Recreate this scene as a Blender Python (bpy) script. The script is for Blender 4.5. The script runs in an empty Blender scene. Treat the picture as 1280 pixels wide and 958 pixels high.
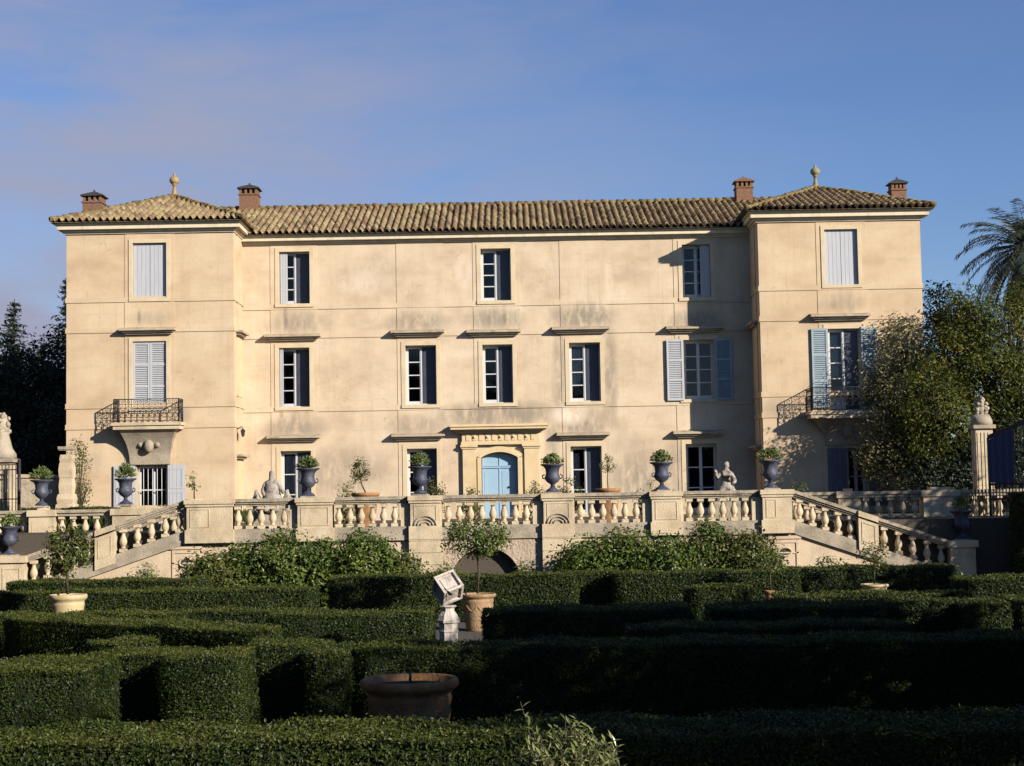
import bpy, bmesh, math, random
import numpy as np
from mathutils import Vector, Matrix

random.seed(7); rng = np.random.default_rng(7)
R = math.radians; PI = math.pi
sc = bpy.context.scene
C = sc.collection

# ------------------------------------------------------------------ camera
F = 2000.0; PITCH = R(3.89); ROLL = R(1.0)
CZ = 3.25                      # eye height above the garden; garden is z = 0
TER = CZ - 1.05                # terrace level
cam_d = bpy.data.cameras.new('camera'); cam = bpy.data.objects.new('camera', cam_d); C.objects.link(cam)
cam_d.sensor_width = 36; cam_d.lens = 36 * F / 1280; cam_d.clip_start = .1; cam_d.clip_end = 3000
cam.matrix_world = Matrix.Translation((0, 0, CZ)) @ Matrix.Rotation(PI/2 + PITCH, 4, 'X') @ Matrix.Rotation(-ROLL, 4, 'Z')
sc.camera = cam

def at(px, py, Y):
    """world x, z of a photo pixel at real depth Y"""
    u, v = px - 640, py - 479
    a = u*math.cos(ROLL) - v*math.sin(ROLL); b = u*math.sin(ROLL) + v*math.cos(ROLL)
    dx, dy, dz = a/F, math.cos(PITCH) + math.sin(PITCH)*b/F, math.sin(PITCH) - math.cos(PITCH)*b/F
    return dx/dy*Y, CZ + dz/dy*Y
def ax(px, py, Y): return at(px, py, Y)[0]
def az(px, py, Y): return at(px, py, Y)[1]

# ------------------------------------------------------------------ light and sky
SUN_EL, SUN_AZ = R(21.5), R(50)          # azimuth from the facade normal towards the right
S = Vector((math.sin(SUN_AZ)*math.cos(SUN_EL), -math.cos(SUN_AZ)*math.cos(SUN_EL), math.sin(SUN_EL)))
sd = bpy.data.lights.new('sun', 'SUN'); sun = bpy.data.objects.new('sun', sd); C.objects.link(sun)
sd.energy = 5.0; sd.angle = R(.5); sd.color = (1, .94, .86)
sun.rotation_euler = S.to_track_quat('Z', 'Y').to_euler(); sun.location = S*100
w = bpy.data.worlds.new('World'); sc.world = w; w.use_nodes = True
nt = w.node_tree; N = nt.nodes; L = nt.links
sky = N.new('ShaderNodeTexSky'); sky.sky_type = 'NISHITA'; sky.sun_disc = False
sky.sun_elevation = SUN_EL; sky.sun_rotation = R(180) - SUN_AZ
sky.air_density = 1.0; sky.dust_density = .05; sky.ozone_density = 1.6
tc = N.new('ShaderNodeTexCoord')
mp = N.new('ShaderNodeMapping'); mp.inputs['Scale'].default_value = (1.5, 1.5, 6.0); mp.inputs['Rotation'].default_value = (0, R(18), R(10))
L.new(tc.outputs['Generated'], mp.inputs['Vector'])
nz = N.new('ShaderNodeTexNoise'); nz.inputs['Scale'].default_value = 3.2; nz.inputs['Detail'].default_value = 7; nz.inputs['Roughness'].default_value = .58
nz.inputs['Distortion'].default_value = .35
L.new(mp.outputs[0], nz.inputs['Vector'])
cr = N.new('ShaderNodeValToRGB'); cr.color_ramp.elements[0].position = .36; cr.color_ramp.elements[1].position = .72
cr.color_ramp.elements[0].color = (0, 0, 0, 1); cr.color_ramp.elements[1].color = (.62, .62, .62, 1)
L.new(nz.outputs['Fac'], cr.inputs['Fac'])
sx = N.new('ShaderNodeSeparateXYZ'); L.new(tc.outputs['Generated'], sx.inputs[0])
mr = N.new('ShaderNodeMapRange'); mr.inputs['From Min'].default_value = .22; mr.inputs['From Max'].default_value = -.38
mr.inputs['To Min'].default_value = .12; mr.inputs['To Max'].default_value = 1.7
L.new(sx.outputs['X'], mr.inputs['Value'])
mu = N.new('ShaderNodeMath'); mu.operation = 'MULTIPLY'; mu.use_clamp = True
m2 = N.new('ShaderNodeMapRange'); m2.inputs['From Min'].default_value = .35; m2.inputs['From Max'].default_value = .85; L.new(sx.outputs['Y'], m2.inputs['Value'])
mm_ = N.new('ShaderNodeMath'); mm_.operation = 'MULTIPLY'; L.new(mr.outputs[0], mm_.inputs[0]); L.new(m2.outputs[0], mm_.inputs[1])
L.new(cr.outputs[0], mu.inputs[0]); L.new(mm_.outputs[0], mu.inputs[1])
hx = N.new('ShaderNodeMapRange'); hx.inputs['From Min'].default_value = .12; hx.inputs['From Max'].default_value = -.3; hx.inputs['To Max'].default_value = .75; L.new(sx.outputs['X'], hx.inputs['Value'])
hz_n = N.new('ShaderNodeMapRange'); hz_n.inputs['From Min'].default_value = .30; hz_n.inputs['From Max'].default_value = .02; L.new(sx.outputs['Z'], hz_n.inputs['Value'])
hm = N.new('ShaderNodeMath'); hm.operation = 'MULTIPLY'; L.new(hx.outputs[0], hm.inputs[0]); L.new(hz_n.outputs[0], hm.inputs[1])
h2 = N.new('ShaderNodeMath'); h2.operation = 'MULTIPLY'; L.new(hm.outputs[0], h2.inputs[0]); L.new(m2.outputs[0], h2.inputs[1])
h3 = N.new('ShaderNodeMath'); h3.operation = 'ADD'; h3.use_clamp = True; L.new(h2.outputs[0], h3.inputs[0]); L.new(mu.outputs[0], h3.inputs[1])
mx = N.new('ShaderNodeMix'); mx.data_type = 'RGBA'
L.new(h3.outputs[0], mx.inputs['Factor'])
mx.inputs['B'].default_value = (5.0, 5.2, 6.9, 1)       # thin lavender cirrus
tint = N.new('ShaderNodeMix'); tint.data_type = 'RGBA'; tint.blend_type = 'MULTIPLY'; tint.inputs['Factor'].default_value = 1
L.new(sky.outputs[0], tint.inputs['A']); tint.inputs['B'].default_value = (.95, 1.15, 1.62, 1)
L.new(tint.outputs['Result'], mx.inputs['A']); L.new(mx.outputs['Result'], N['Background'].inputs['Color'])
N['Background'].inputs['Strength'].default_value = .05
sc.view_settings.view_transform = 'Standard'; sc.view_settings.look = 'None'
sc.view_settings.exposure = .53; sc.view_settings.gamma = 1; sc.view_settings.use_curve_mapping = False
sc.render.engine = 'CYCLES'; sc.cycles.use_denoising = True
sc.cycles.max_bounces = 6; sc.cycles.diffuse_bounces = 1; sc.cycles.transparent_max_bounces = 12

# ------------------------------------------------------------------ materials
def mat(name, cols, scale=2.0, rough=.8, bump=0.0, bscale=30.0, rnd=False, spec=.3, metal=0, detail=6, stretch=(1, 1, 1), trans=0.0, grime=None):
    """cols: colours blended by a noise in world space (or by a per-face random value when rnd)"""
    m = bpy.data.materials.new(name); m.use_nodes = True
    t = m.node_tree; n = t.nodes; l = t.links
    p = n['Principled BSDF']; out = n['Material Output']
    p.inputs['Roughness'].default_value = rough; p.inputs['Specular IOR Level'].default_value = spec; p.inputs['Metallic'].default_value = metal
    g = n.new('ShaderNodeNewGeometry')
    vm = n.new('ShaderNodeVectorMath'); vm.operation = 'MULTIPLY'; vm.inputs[1].default_value = stretch
    l.new(g.outputs['Position'], vm.inputs[0])
    ns = n.new('ShaderNodeTexNoise'); ns.inputs['Scale'].default_value = scale; ns.inputs['Detail'].default_value = detail; ns.inputs['Roughness'].default_value = .62
    l.new(vm.outputs[0], ns.inputs['Vector'])
    ramp = n.new('ShaderNodeValToRGB'); e = ramp.color_ramp.elements
    lo, hi = (.02, .98) if rnd else (.3, .7)
    while len(e) < len(cols): e.new(.5)
    for i, c in enumerate(cols):
        e[i].position = lo + (hi - lo)*i/max(1, len(cols)-1); e[i].color = (*c, 1)
    if len(cols) == 1: e[-1].color = (*cols[0], 1)
    if rnd:
        a = n.new('ShaderNodeAttribute'); a.attribute_name = 'rnd'
        mixf = n.new('ShaderNodeMath'); mixf.operation = 'MULTIPLY_ADD'; mixf.inputs[1].default_value = .7
        s2 = n.new('ShaderNodeMath'); s2.operation = 'MULTIPLY_ADD'; s2.inputs[1].default_value = .9; s2.inputs[2].default_value = -.3
        l.new(ns.outputs['Fac'], s2.inputs[0])
        l.new(a.outputs['Fac'], mixf.inputs[0]); l.new(s2.outputs[0], mixf.inputs[2]); l.new(mixf.outputs[0], ramp.inputs['Fac'])
    else:
        l.new(ns.outputs['Fac'], ramp.inputs['Fac'])
    col = ramp.outputs['Color']
    if grime:                                   # (colour, amount, scale, stretch): streaked weathering
        gc, amt, gs, gst = grime
        v2 = n.new('ShaderNodeVectorMath'); v2.operation = 'MULTIPLY'; v2.inputs[1].default_value = gst
        l.new(g.outputs['Position'], v2.inputs[0])
        n2 = n.new('ShaderNodeTexNoise'); n2.inputs['Scale'].default_value = gs; n2.inputs['Detail'].default_value = 8; n2.inputs['Roughness'].default_value = .68
        l.new(v2.outputs[0], n2.inputs['Vector'])
        r2 = n.new('ShaderNodeMapRange'); r2.inputs['From Min'].default_value = .5; r2.inputs['From Max'].default_value = .72
        r2.inputs['To Max'].default_value = amt
        l.new(n2.outputs['Fac'], r2.inputs['Value'])
        mm = n.new('ShaderNodeMix'); mm.data_type = 'RGBA'
        l.new(r2.outputs[0], mm.inputs['Factor']); l.new(col, mm.inputs['A']); mm.inputs['B'].default_value = (*gc, 1)
        col = mm.outputs['Result']
    l.new(col, p.inputs['Base Color'])
    if bump:
        nb = n.new('ShaderNodeTexNoise'); nb.inputs['Scale'].default_value = bscale; nb.inputs['Detail'].default_value = 5
        l.new(g.outputs['Position'], nb.inputs['Vector'])
        b = n.new('ShaderNodeBump'); b.inputs['Strength'].default_value = bump; b.inputs['Distance'].default_value = .05
        l.new(nb.outputs['Fac'], b.inputs['Height']); l.new(b.outputs[0], p.inputs['Normal'])
    if trans:
        tr = n.new('ShaderNodeBsdfTranslucent'); l.new(col, tr.inputs['Color'])
        ms = n.new('ShaderNodeMixShader'); ms.inputs[0].default_value = trans
        l.new(p.outputs[0], ms.inputs[1]); l.new(tr.outputs[0], ms.inputs[2]); l.new(ms.outputs[0], out.inputs['Surface'])
    m['col_socket'] = 1
    return m

def plaster(name, blobs, k=(1, 1, 1)):
    """ochre lime plaster with blotches, rain streaks and grey stains that hang above the window hoods (world-space ellipses)"""
    m = mat(name, [tuple(a*b for a, b in zip(c, k)) for c in ((.50, .37, .242), (.61, .47, .312), (.67, .54, .375))], scale=.55, rough=.93, bump=.10, bscale=18, spec=.1,
            stretch=(1, 1, 1.5), grime=((.40, .30, .19), .3, 1.3, (1.6, 1.6, .28)))
    t = m.node_tree; n = t.nodes; l = t.links; p = n['Principled BSDF']
    col = p.inputs['Base Color'].links[0].from_socket
    g = n.new('ShaderNodeNewGeometry')
    # fine speckle and lighter repair patches
    n3 = n.new('ShaderNodeTexNoise'); n3.inputs['Scale'].default_value = 5.5; n3.inputs['Detail'].default_value = 9; n3.inputs['Roughness'].default_value = .7
    l.new(g.outputs['Position'], n3.inputs['Vector'])
    r3 = n.new('ShaderNodeMapRange'); r3.inputs['From Min'].default_value = .58; r3.inputs['From Max'].default_value = .75; r3.inputs['To Max'].default_value = .35
    l.new(n3.outputs['Fac'], r3.inputs['Value'])
    mm = n.new('ShaderNodeMix'); mm.data_type = 'RGBA'; l.new(r3.outputs[0], mm.inputs['Factor']); l.new(col, mm.inputs['A']); mm.inputs['B'].default_value = (.72, .58, .40, 1)
    col = mm.outputs['Result']
    # broad grey-brown weathering, narrow rain streaks and fine crazing
    for sc_, st_, lo, hi, amt, tint in ((.42, (1, 1, 1.3), .52, .76, .30, (.40, .31, .21)), (3.4, (2.6, 2.6, .09), .56, .74, .45, (.35, .275, .18)), (.9, (.35, .35, 5.0), .56, .74, .35, (.43, .34, .235)), (11, (1, 1, 1), .60, .72, .5, (.36, .28, .19))):
        va = n.new('ShaderNodeVectorMath'); va.operation = 'MULTIPLY'; va.inputs[1].default_value = st_; l.new(g.outputs['Position'], va.inputs[0])
        nn_ = n.new('ShaderNodeTexNoise'); nn_.inputs['Scale'].default_value = sc_; nn_.inputs['Detail'].default_value = 9; nn_.inputs['Roughness'].default_value = .7; l.new(va.outputs[0], nn_.inputs['Vector'])
        ra = n.new('ShaderNodeMapRange'); ra.inputs['From Min'].default_value = lo; ra.inputs['From Max'].default_value = hi; ra.inputs['To Max'].default_value = amt; l.new(nn_.outputs['Fac'], ra.inputs['Value'])
        mm = n.new('ShaderNodeMix'); mm.data_type = 'RGBA'; l.new(ra.outputs[0], mm.inputs['Factor']); l.new(col, mm.inputs['A']); mm.inputs['B'].default_value = (*tint, 1); col = mm.outputs['Result']
    sep = n.new('ShaderNodeSeparateXYZ'); l.new(g.outputs['Position'], sep.inputs[0])
    nw = n.new('ShaderNodeTexNoise'); nw.inputs['Scale'].default_value = 2.2; nw.inputs['Detail'].default_value = 7; nw.inputs['Roughness'].default_value = .7
    v2 = n.new('ShaderNodeVectorMath'); v2.operation = 'MULTIPLY'; v2.inputs[1].default_value = (1.5, 1, .6); l.new(g.outputs['Position'], v2.inputs[0]); l.new(v2.outputs[0], nw.inputs['Vector'])
    def math_(op, a, b=None, clamp=False):
        x = n.new('ShaderNodeMath'); x.operation = op; x.use_clamp = clamp
        for i, s_ in enumerate((a, b)):
            if s_ is None: continue
            if isinstance(s_, (int, float)): x.inputs[i].default_value = s_
            else: l.new(s_, x.inputs[i])
        return x.outputs[0]
    for tint, group in ((( .30, .245, .18), blobs.get('grey', [])), ((.78, .64, .48), blobs.get('pale', [])), ((.235, .185, .135), blobs.get('dark', []))):
        tot = None
        for (bx, bz, rx, rz, amt) in group:
            dx = math_('DIVIDE', math_('SUBTRACT', sep.outputs['X'], bx), rx)
            dz = math_('DIVIDE', math_('SUBTRACT', sep.outputs['Z'], bz), rz)
            d = math_('ADD', math_('POWER', math_('ABSOLUTE', dx), 2), math_('POWER', math_('ABSOLUTE', dz), 2))
            k = math_('MULTIPLY', math_('SUBTRACT', 1, d, True), amt, True)
            tot = k if tot is None else math_('MAXIMUM', tot, k)
        if tot is None: continue
        q = n.new('ShaderNodeMapRange'); q.inputs['From Min'].default_value = .30; q.inputs['From Max'].default_value = .55; l.new(nw.outputs['Fac'], q.inputs['Value'])
        f = math_('MULTIPLY', tot, q.outputs[0], True)
        mm = n.new('ShaderNodeMix'); mm.data_type = 'RGBA'; l.new(f, mm.inputs['Factor']); l.new(col, mm.inputs['A']); mm.inputs['B'].default_value = (*tint, 1)
        col = mm.outputs['Result']
    # hairline cracks
    vo = n.new('ShaderNodeTexVoronoi'); vo.feature = 'DISTANCE_TO_EDGE'; vo.inputs['Scale'].default_value = .45
    nd = n.new('ShaderNodeTexNoise'); nd.inputs['Scale'].default_value = 1.6; nd.inputs['Detail'].default_value = 6; l.new(g.outputs['Position'], nd.inputs['Vector'])
    sc2 = n.new('ShaderNodeVectorMath'); sc2.operation = 'SCALE'; sc2.inputs['Scale'].default_value = 1.3; l.new(nd.outputs['Color'], sc2.inputs[0])
    ad = n.new('ShaderNodeVectorMath'); ad.operation = 'ADD'; l.new(g.outputs['Position'], ad.inputs[0]); l.new(sc2.outputs[0], ad.inputs[1]); l.new(ad.outputs[0], vo.inputs['Vector'])
    ck = n.new('ShaderNodeMapRange'); ck.inputs['From Min'].default_value = .009; ck.inputs['From Max'].default_value = .002; l.new(vo.outputs['Distance'], ck.inputs['Value'])
    cm = n.new('ShaderNodeMapRange'); cm.inputs['From Min'].default_value = .5; cm.inputs['From Max'].default_value = .6; cm.inputs['To Max'].default_value = .35; l.new(nw.outputs['Fac'], cm.inputs['Value'])
    f = math_('MULTIPLY', ck.outputs[0], cm.outputs[0], True)
    mm = n.new('ShaderNodeMix'); mm.data_type = 'RGBA'; l.new(f, mm.inputs['Factor']); l.new(col, mm.inputs['A']); mm.inputs['B'].default_value = (.2, .15, .1, 1); col = mm.outputs['Result']
    l.new(col, p.inputs['Base Color'])
    return m

M = {}
M['cream'] = mat('pale lime trim', [(.60, .445, .245), (.67, .51, .295)], 2.5, .9, .08, 25, spec=.1, grime=((.33, .26, .18), .45, 2.2, (1, 1, .6)))
M['surround'] = mat('lime window surround', [(.57, .445, .275), (.64, .515, .33)], 2.5, .9, .08, 25, spec=.1, grime=((.36, .28, .19), .4, 2.0, (1, 1, .5)))
M['cornice'] = mat('white cornice', [(.64, .52, .345), (.72, .605, .42)], 2.5, .9, .08, 25, spec=.1, grime=((.34, .28, .2), .6, 1.5, (2, 2, .5)))
M['stone'] = mat('weathered limestone', [(.45, .345, .215), (.56, .445, .285), (.63, .515, .345)], 1.6, .92, .35, 22, spec=.1, grime=((.17, .145, .11), .62, 1.3, (1, 1, .55)))
M['coping'] = mat('lichened coping', [(.27, .22, .155), (.38, .315, .22), (.46, .38, .27)], 3.5, .95, .5, 26, spec=.05, grime=((.10, .09, .07), .8, 3.2, (1, 1, 1)))
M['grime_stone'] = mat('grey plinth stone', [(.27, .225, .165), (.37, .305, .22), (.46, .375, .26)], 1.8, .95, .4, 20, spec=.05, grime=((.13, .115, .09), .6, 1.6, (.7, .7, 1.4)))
M['lowwall'] = mat('pink render', [(.51, .38, .245), (.59, .45, .30), (.64, .50, .335)], 1.2, .92, .2, 20, spec=.1, grime=((.28, .225, .165), .6, 1.2, (1, 1, .6)))
M['rough'] = mat('vermiculated stone', [(.33, .25, .18), (.45, .35, .25), (.55, .44, .32)], 3.0, .95, 1.0, 14, spec=.05, stretch=(4, 4, .8))
M['niche'] = mat('niche plaster', [(.52, .42, .28), (.60, .50, .35)], 1.5, .92, .15, 20, spec=.05)
M['tile'] = mat('old roof tiles', [(.10, .065, .04), (.22, .145, .085), (.32, .22, .125), (.34, .265, .13), (.43, .335, .20)], 1.1, .92, .3, 30, rnd=True, spec=.1, grime=((.17, .15, .06), .55, 1.6, (1, 1, 1)))
M['ridge'] = mat('mossy ridge tiles', [(.10, .065, .035), (.19, .14, .06), (.25, .19, .085)], 2.5, .95, .4, 30, rnd=True, spec=.05)
M['brick'] = mat('chimney brick', [(.14, .075, .045), (.21, .11, .066), (.27, .16, .10)], 9, .9, .3, 30, spec=.1, stretch=(1, 1, 3))
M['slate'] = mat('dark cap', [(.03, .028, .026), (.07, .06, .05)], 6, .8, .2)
M['white'] = mat('white paint', [(.52, .51, .48), (.60, .59, .56)], 6, .5, .05, 40)
M['shut_white'] = mat('pale shutter paint', [(.41, .41, .415), (.48, .475, .47)], 3, .6, .05, 40, stretch=(5, 1, .4))
M['shut_blue'] = mat('grey blue shutter paint', [(.25, .31, .33), (.33, .39, .40)], 4, .6, .05, 40)
M['shut_dark'] = mat('slate blue shutter paint', [(.10, .12, .15), (.13, .15, .175)], 4, .6)
M['door'] = mat('sky blue door paint', [(.27, .405, .50), (.31, .445, .535)], 3, .55, .04, 40)
M['hood'] = mat('weathered hood stone', [(.40, .315, .21), (.50, .41, .285)], 3, .92, .3, 25, spec=.05, grime=((.10, .085, .065), .75, 2.4, (1, 1, 2)))
M['inner'] = mat('slate grey window shade', [(.050, .056, .072), (.068, .074, .09)], 3, .35, .05, 30)  # dark tone carries the reveal's shade over the right window half
M['iron'] = mat('wrought iron', [(.014, .013, .018), (.03, .027, .033)], 12, .55, .1, 60, spec=.4)
M['gate_sheet'] = mat('blue grey sheet metal', [(.055, .06, .12), (.075, .08, .15)], 5, .5, spec=.4, stretch=(6, 6, .5))
M['curtain'] = mat('white curtain', [(.60, .60, .56), (.72, .71, .67)], 3, .9, trans=.3, stretch=(6, 6, .5))
M['dark_room'] = mat('dim interior', [(.30, .29, .29), (.36, .35, .34)], 2, .9)
M['urn'] = mat('blue grey glazed urn', [(.030, .033, .052), (.048, .052, .078), (.075, .080, .105)], 6, .55, .2, 40, spec=.4, grime=((.16, .155, .145), .6, 5, (1, 1, .4)))
M['terracotta'] = mat('terracotta', [(.27, .165, .085), (.36, .235, .125), (.42, .30, .18)], 4, .9, .4, 30, spec=.1, grime=((.11, .09, .06), .75, 3.5, (1, 1, .5)))
M['yellow_pot'] = mat('yellow glazed pot', [(.46, .35, .17), (.55, .44, .24)], 4, .6, .15, 30, grime=((.30, .24, .16), .5, 3, (1, 1, 1)))
M['soil'] = mat('potting soil', [(.03, .02, .013), (.055, .036, .022)], 20, 1, .6, 40)
M['statue'] = mat('weathered marble', [(.24, .205, .155), (.35, .30, .24), (.44, .385, .31)], 7, .85, .6, 22, grime=((.07, .06, .05), .95, 4, (1, 1, 1)))
M['sundial'] = mat('white stone', [(.50, .43, .36), (.62, .54, .455)], 7, .9, .4, 40, grime=((.17, .145, .11), .75, 6, (1, 1, 1)))
M['bark'] = mat('bark', [(.045, .033, .022), (.10, .075, .05)], 9, .95, .8, 25, stretch=(1, 1, .3))
M['hedge_in'] = mat('box twigs', [(.006, .010, .003), (.016, .024, .007)], 14, .95, 1.0, 22)
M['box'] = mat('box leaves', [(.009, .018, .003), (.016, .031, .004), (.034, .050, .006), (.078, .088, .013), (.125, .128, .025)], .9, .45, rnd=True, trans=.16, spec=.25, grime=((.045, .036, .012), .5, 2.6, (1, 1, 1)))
M['box_dark'] = mat('shrub leaves', [(.025, .045, .008), (.06, .095, .014), (.115, .155, .026), (.22, .24, .055)], 1.2, .42, rnd=True, trans=.22, spec=.35)
M['laurel'] = mat('laurel leaves', [(.07, .09, .025), (.15, .18, .05), (.26, .28, .09), (.42, .41, .19)], 3, .35, rnd=True, trans=.22, spec=.5)
M['citrus'] = mat('citrus leaves', [(.035, .05, .010), (.07, .09, .016), (.12, .13, .028), (.19, .16, .045)], 3, .4, rnd=True, trans=.22, spec=.4)
M['olive'] = mat('olive leaves', [(.022, .038, .006), (.055, .078, .011), (.125, .13, .02), (.25, .20, .045)], .7, .5, rnd=True, trans=.25, spec=.2)
M['pale_leaf'] = mat('pale leaves with sunlit tints', [(.04, .05, .013), (.11, .11, .03), (.26, .22, .085), (.46, .38, .20)], 1.2, .5, rnd=True, trans=.25, spec=.4)  # cream end of the ramp puts sun highlights into the leaf colour
M['dark_leaf'] = mat('dark evergreen leaves', [(.010, .017, .006), (.02, .03, .01), (.035, .045, .016)], 1, .5, rnd=True, trans=.1)
M['needle'] = mat('conifer needles', [(.013, .022, .012), (.026, .038, .018), (.04, .052, .024)], 1, .6, rnd=True, trans=.08)
M['palm'] = mat('palm leaflets', [(.03, .042, .022), (.055, .07, .04), (.09, .105, .065)], 1.5, .45, rnd=True, trans=.15, spec=.5)
M['succulent'] = mat('agave leaves', [(.07, .105, .03), (.14, .18, .05), (.25, .26, .09)], 5, .5, rnd=True, trans=.2)
M['gravel'] = mat('gravel', [(.07, .06, .045), (.11, .095, .072), (.15, .13, .1)], 35, 1, .8, 60, detail=9)
M['terrace'] = mat('terrace gravel', [(.075, .062, .045), (.11, .09, .066)], 20, 1, .5, 60)
M['grass'] = mat('grass blades', [(.03, .045, .01), (.055, .075, .016), (.09, .105, .03)], 2, .6, rnd=True, trans=.25)
M['far'] = mat('far land', [(.05, .06, .025), (.09, .09, .045)], .05, 1)

g_ = bpy.data.materials.new('window glass'); g_.use_nodes = True; M['glass'] = g_
t = g_.node_tree; t.nodes.clear()
o_ = t.nodes.new('ShaderNodeOutputMaterial'); tr_ = t.nodes.new('ShaderNodeBsdfTransparent'); gl_ = t.nodes.new('ShaderNodeBsdfGlossy'); mx_ = t.nodes.new('ShaderNodeMixShader'); fr_ = t.nodes.new('ShaderNodeFresnel')
tr_.inputs[0].default_value = (.80, .83, .86, 1); gl_.inputs['Roughness'].default_value = .03; fr_.inputs[0].default_value = 1.5
t.links.new(fr_.outputs[0], mx_.inputs[0]); t.links.new(tr_.outputs[0], mx_.inputs[1]); t.links.new(gl_.outputs[0], mx_.inputs[2]); t.links.new(mx_.outputs[0], o_.inputs[0])

# ------------------------------------------------------------------ mesh building
def wloc(o):
    v = Vector((0, 0, 0))
    while o is not None: v += o.location; o = o.parent
    return v
class MB:
    def __init__(s): s.V = []; s.F = []; s.n = 0; s.R = []; s.S = []; s.MI = []
    def add(s, v, f, rnd=None, smooth=False, mi=0):
        v = np.asarray(v, float).reshape(-1, 3)
        if isinstance(f, np.ndarray): groups = [f + s.n]
        else:
            by = {}
            for q in f: by.setdefault(len(q), []).append(q)
            groups = [np.asarray(q) + s.n for q in by.values()]
        k = 0
        for q in groups:
            s.F.append(q); m = len(q)
            if rnd is None: s.R.append(np.full(m, rng.random()))
            else: s.R.append(np.asarray(rnd)[k:k+m])
            s.S.append(np.full(m, smooth)); s.MI.append(np.full(m, mi)); k += m
        s.V.append(v); s.n += len(v)
    def box(s, x0, x1, y0, y1, z0, z1, mi=0):
        s.add([(x0,y0,z0),(x1,y0,z0),(x1,y1,z0),(x0,y1,z0),(x0,y0,z1),(x1,y0,z1),(x1,y1,z1),(x0,y1,z1)],
              [(0,3,2,1),(4,5,6,7),(0,1,5,4),(1,2,6,5),(2,3,7,6),(3,0,4,7)], mi=mi)
    def quad(s, a, b, c, d, mi=0): s.add([a, b, c, d], [(0, 1, 2, 3)], mi=mi)
    def prism(s, poly, y0, y1, mi=0):
        """polygon in x,z (counter-clockwise seen from the front) pushed from y0 back to y1"""
        n = len(poly)
        v = [(x, y0, z) for x, z in poly] + [(x, y1, z) for x, z in poly]
        f = [tuple(range(n)), tuple(range(2*n-1, n-1, -1))] + [(i, i+n, (i+1) % n + n, (i+1) % n) for i in range(n)]
        s.add(v, f, mi=mi)
    def bar(s, a, b, w, h=None):
        """square bar between two points"""
        a, b = Vector(a), Vector(b); h = h or w; d = (b-a).normalized()
        u = d.cross(Vector((0, 0, 1)));
        if u.length < 1e-4: u = Vector((1, 0, 0))
        u.normalize(); q = u.cross(d)
        v = [p + u*i*w/2 + q*j*h/2 for p in (a, b) for i, j in ((-1,-1),(1,-1),(1,1),(-1,1))]
        s.add([tuple(x) for x in v], [(0,1,2,3),(7,6,5,4),(0,4,5,1),(1,5,6,2),(2,6,7,3),(3,7,4,0)])
    def tube(s, pts, rad, n=6, smooth=True):
        pts = [Vector(p) for p in pts]; v = []; f = []
        if not hasattr(rad, '__len__'): rad = [rad]*len(pts)
        prev = None
        for i, p in enumerate(pts):
            d = (pts[min(i+1, len(pts)-1)] - pts[max(i-1, 0)]).normalized()
            u = prev if prev is not None else (d.cross(Vector((0, 0, 1))) if abs(d.z) < .95 else d.cross(Vector((1, 0, 0))))
            u = (u - d*u.dot(d)).normalized(); prev = u; q = d.cross(u)
            for k in range(n):
                a = 2*PI*k/n; v.append(tuple(p + (u*math.cos(a) + q*math.sin(a))*rad[i]))
        for i in range(len(pts)-1):
            for k in range(n): f.append((i*n+k, i*n+(k+1) % n, (i+1)*n+(k+1) % n, (i+1)*n+k))
        f.append(tuple(range(n-1, -1, -1))); f.append(tuple(range((len(pts)-1)*n, len(pts)*n)))
        s.add(v, f, smooth=smooth)
    def lathe(s, prof, c=(0, 0, 0), n=20, smooth=True, rot=0.0, wob=0.0):
        v = []; f = []
        for r, z in prof:
            for k in range(n):
                a = 2*PI*k/n + rot; rr = r*(1 + wob*math.sin(a*7 + z*9)); v.append((c[0]+rr*math.cos(a), c[1]+rr*math.sin(a), c[2]+z))
        for i in range(len(prof)-1):
            for k in range(n): f.append((i*n+k, i*n+(k+1) % n, (i+1)*n+(k+1) % n, (i+1)*n+k))
        f.append(tuple(range(n-1, -1, -1))); f.append(tuple(range((len(prof)-1)*n, len(prof)*n)))
        s.add(v, f, smooth=smooth)
    def ball(s, c, r, n=10, sq=(1, 1, 1)):
        prof = [(max(.001, math.sin(PI*i/n))*r, -math.cos(PI*i/n)*r*sq[2]) for i in range(n+1)]
        s.lathe(prof, c, n+4)
    def leaves(s, P, Nn, size, asp=.5, jit=.6, mi=0, T=None, rr=(0, 1)):
        """one rhombic leaf per point, facing roughly along Nn"""
        P = np.asarray(P, float); n = len(P)
        if n == 0: return
        Nn = np.asarray(Nn, float) + rng.normal(0, jit, (n, 3)); Nn /= np.linalg.norm(Nn, axis=1)[:, None] + 1e-9
        T = rng.normal(0, 1, (n, 3)) if T is None else np.asarray(T, float) + rng.normal(0, .15, (n, 3))
        T -= Nn*(T*Nn).sum(1)[:, None]; T /= np.linalg.norm(T, axis=1)[:, None] + 1e-9
        B = np.cross(Nn, T); ln = (size*rng.uniform(.65, 1.3, n))[:, None]; wd = ln*asp
        fold = Nn*wd*.22
        V = np.stack([P - T*ln*.5, P + B*wd*.5 + T*ln*.02 + fold, P + T*ln*.5, P - B*wd*.5 + T*ln*.02 + fold], 1).reshape(-1, 3)
        s.add(V, np.arange(4*n).reshape(n, 4), rnd=rng.uniform(rr[0], rr[1], n), mi=mi)
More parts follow.
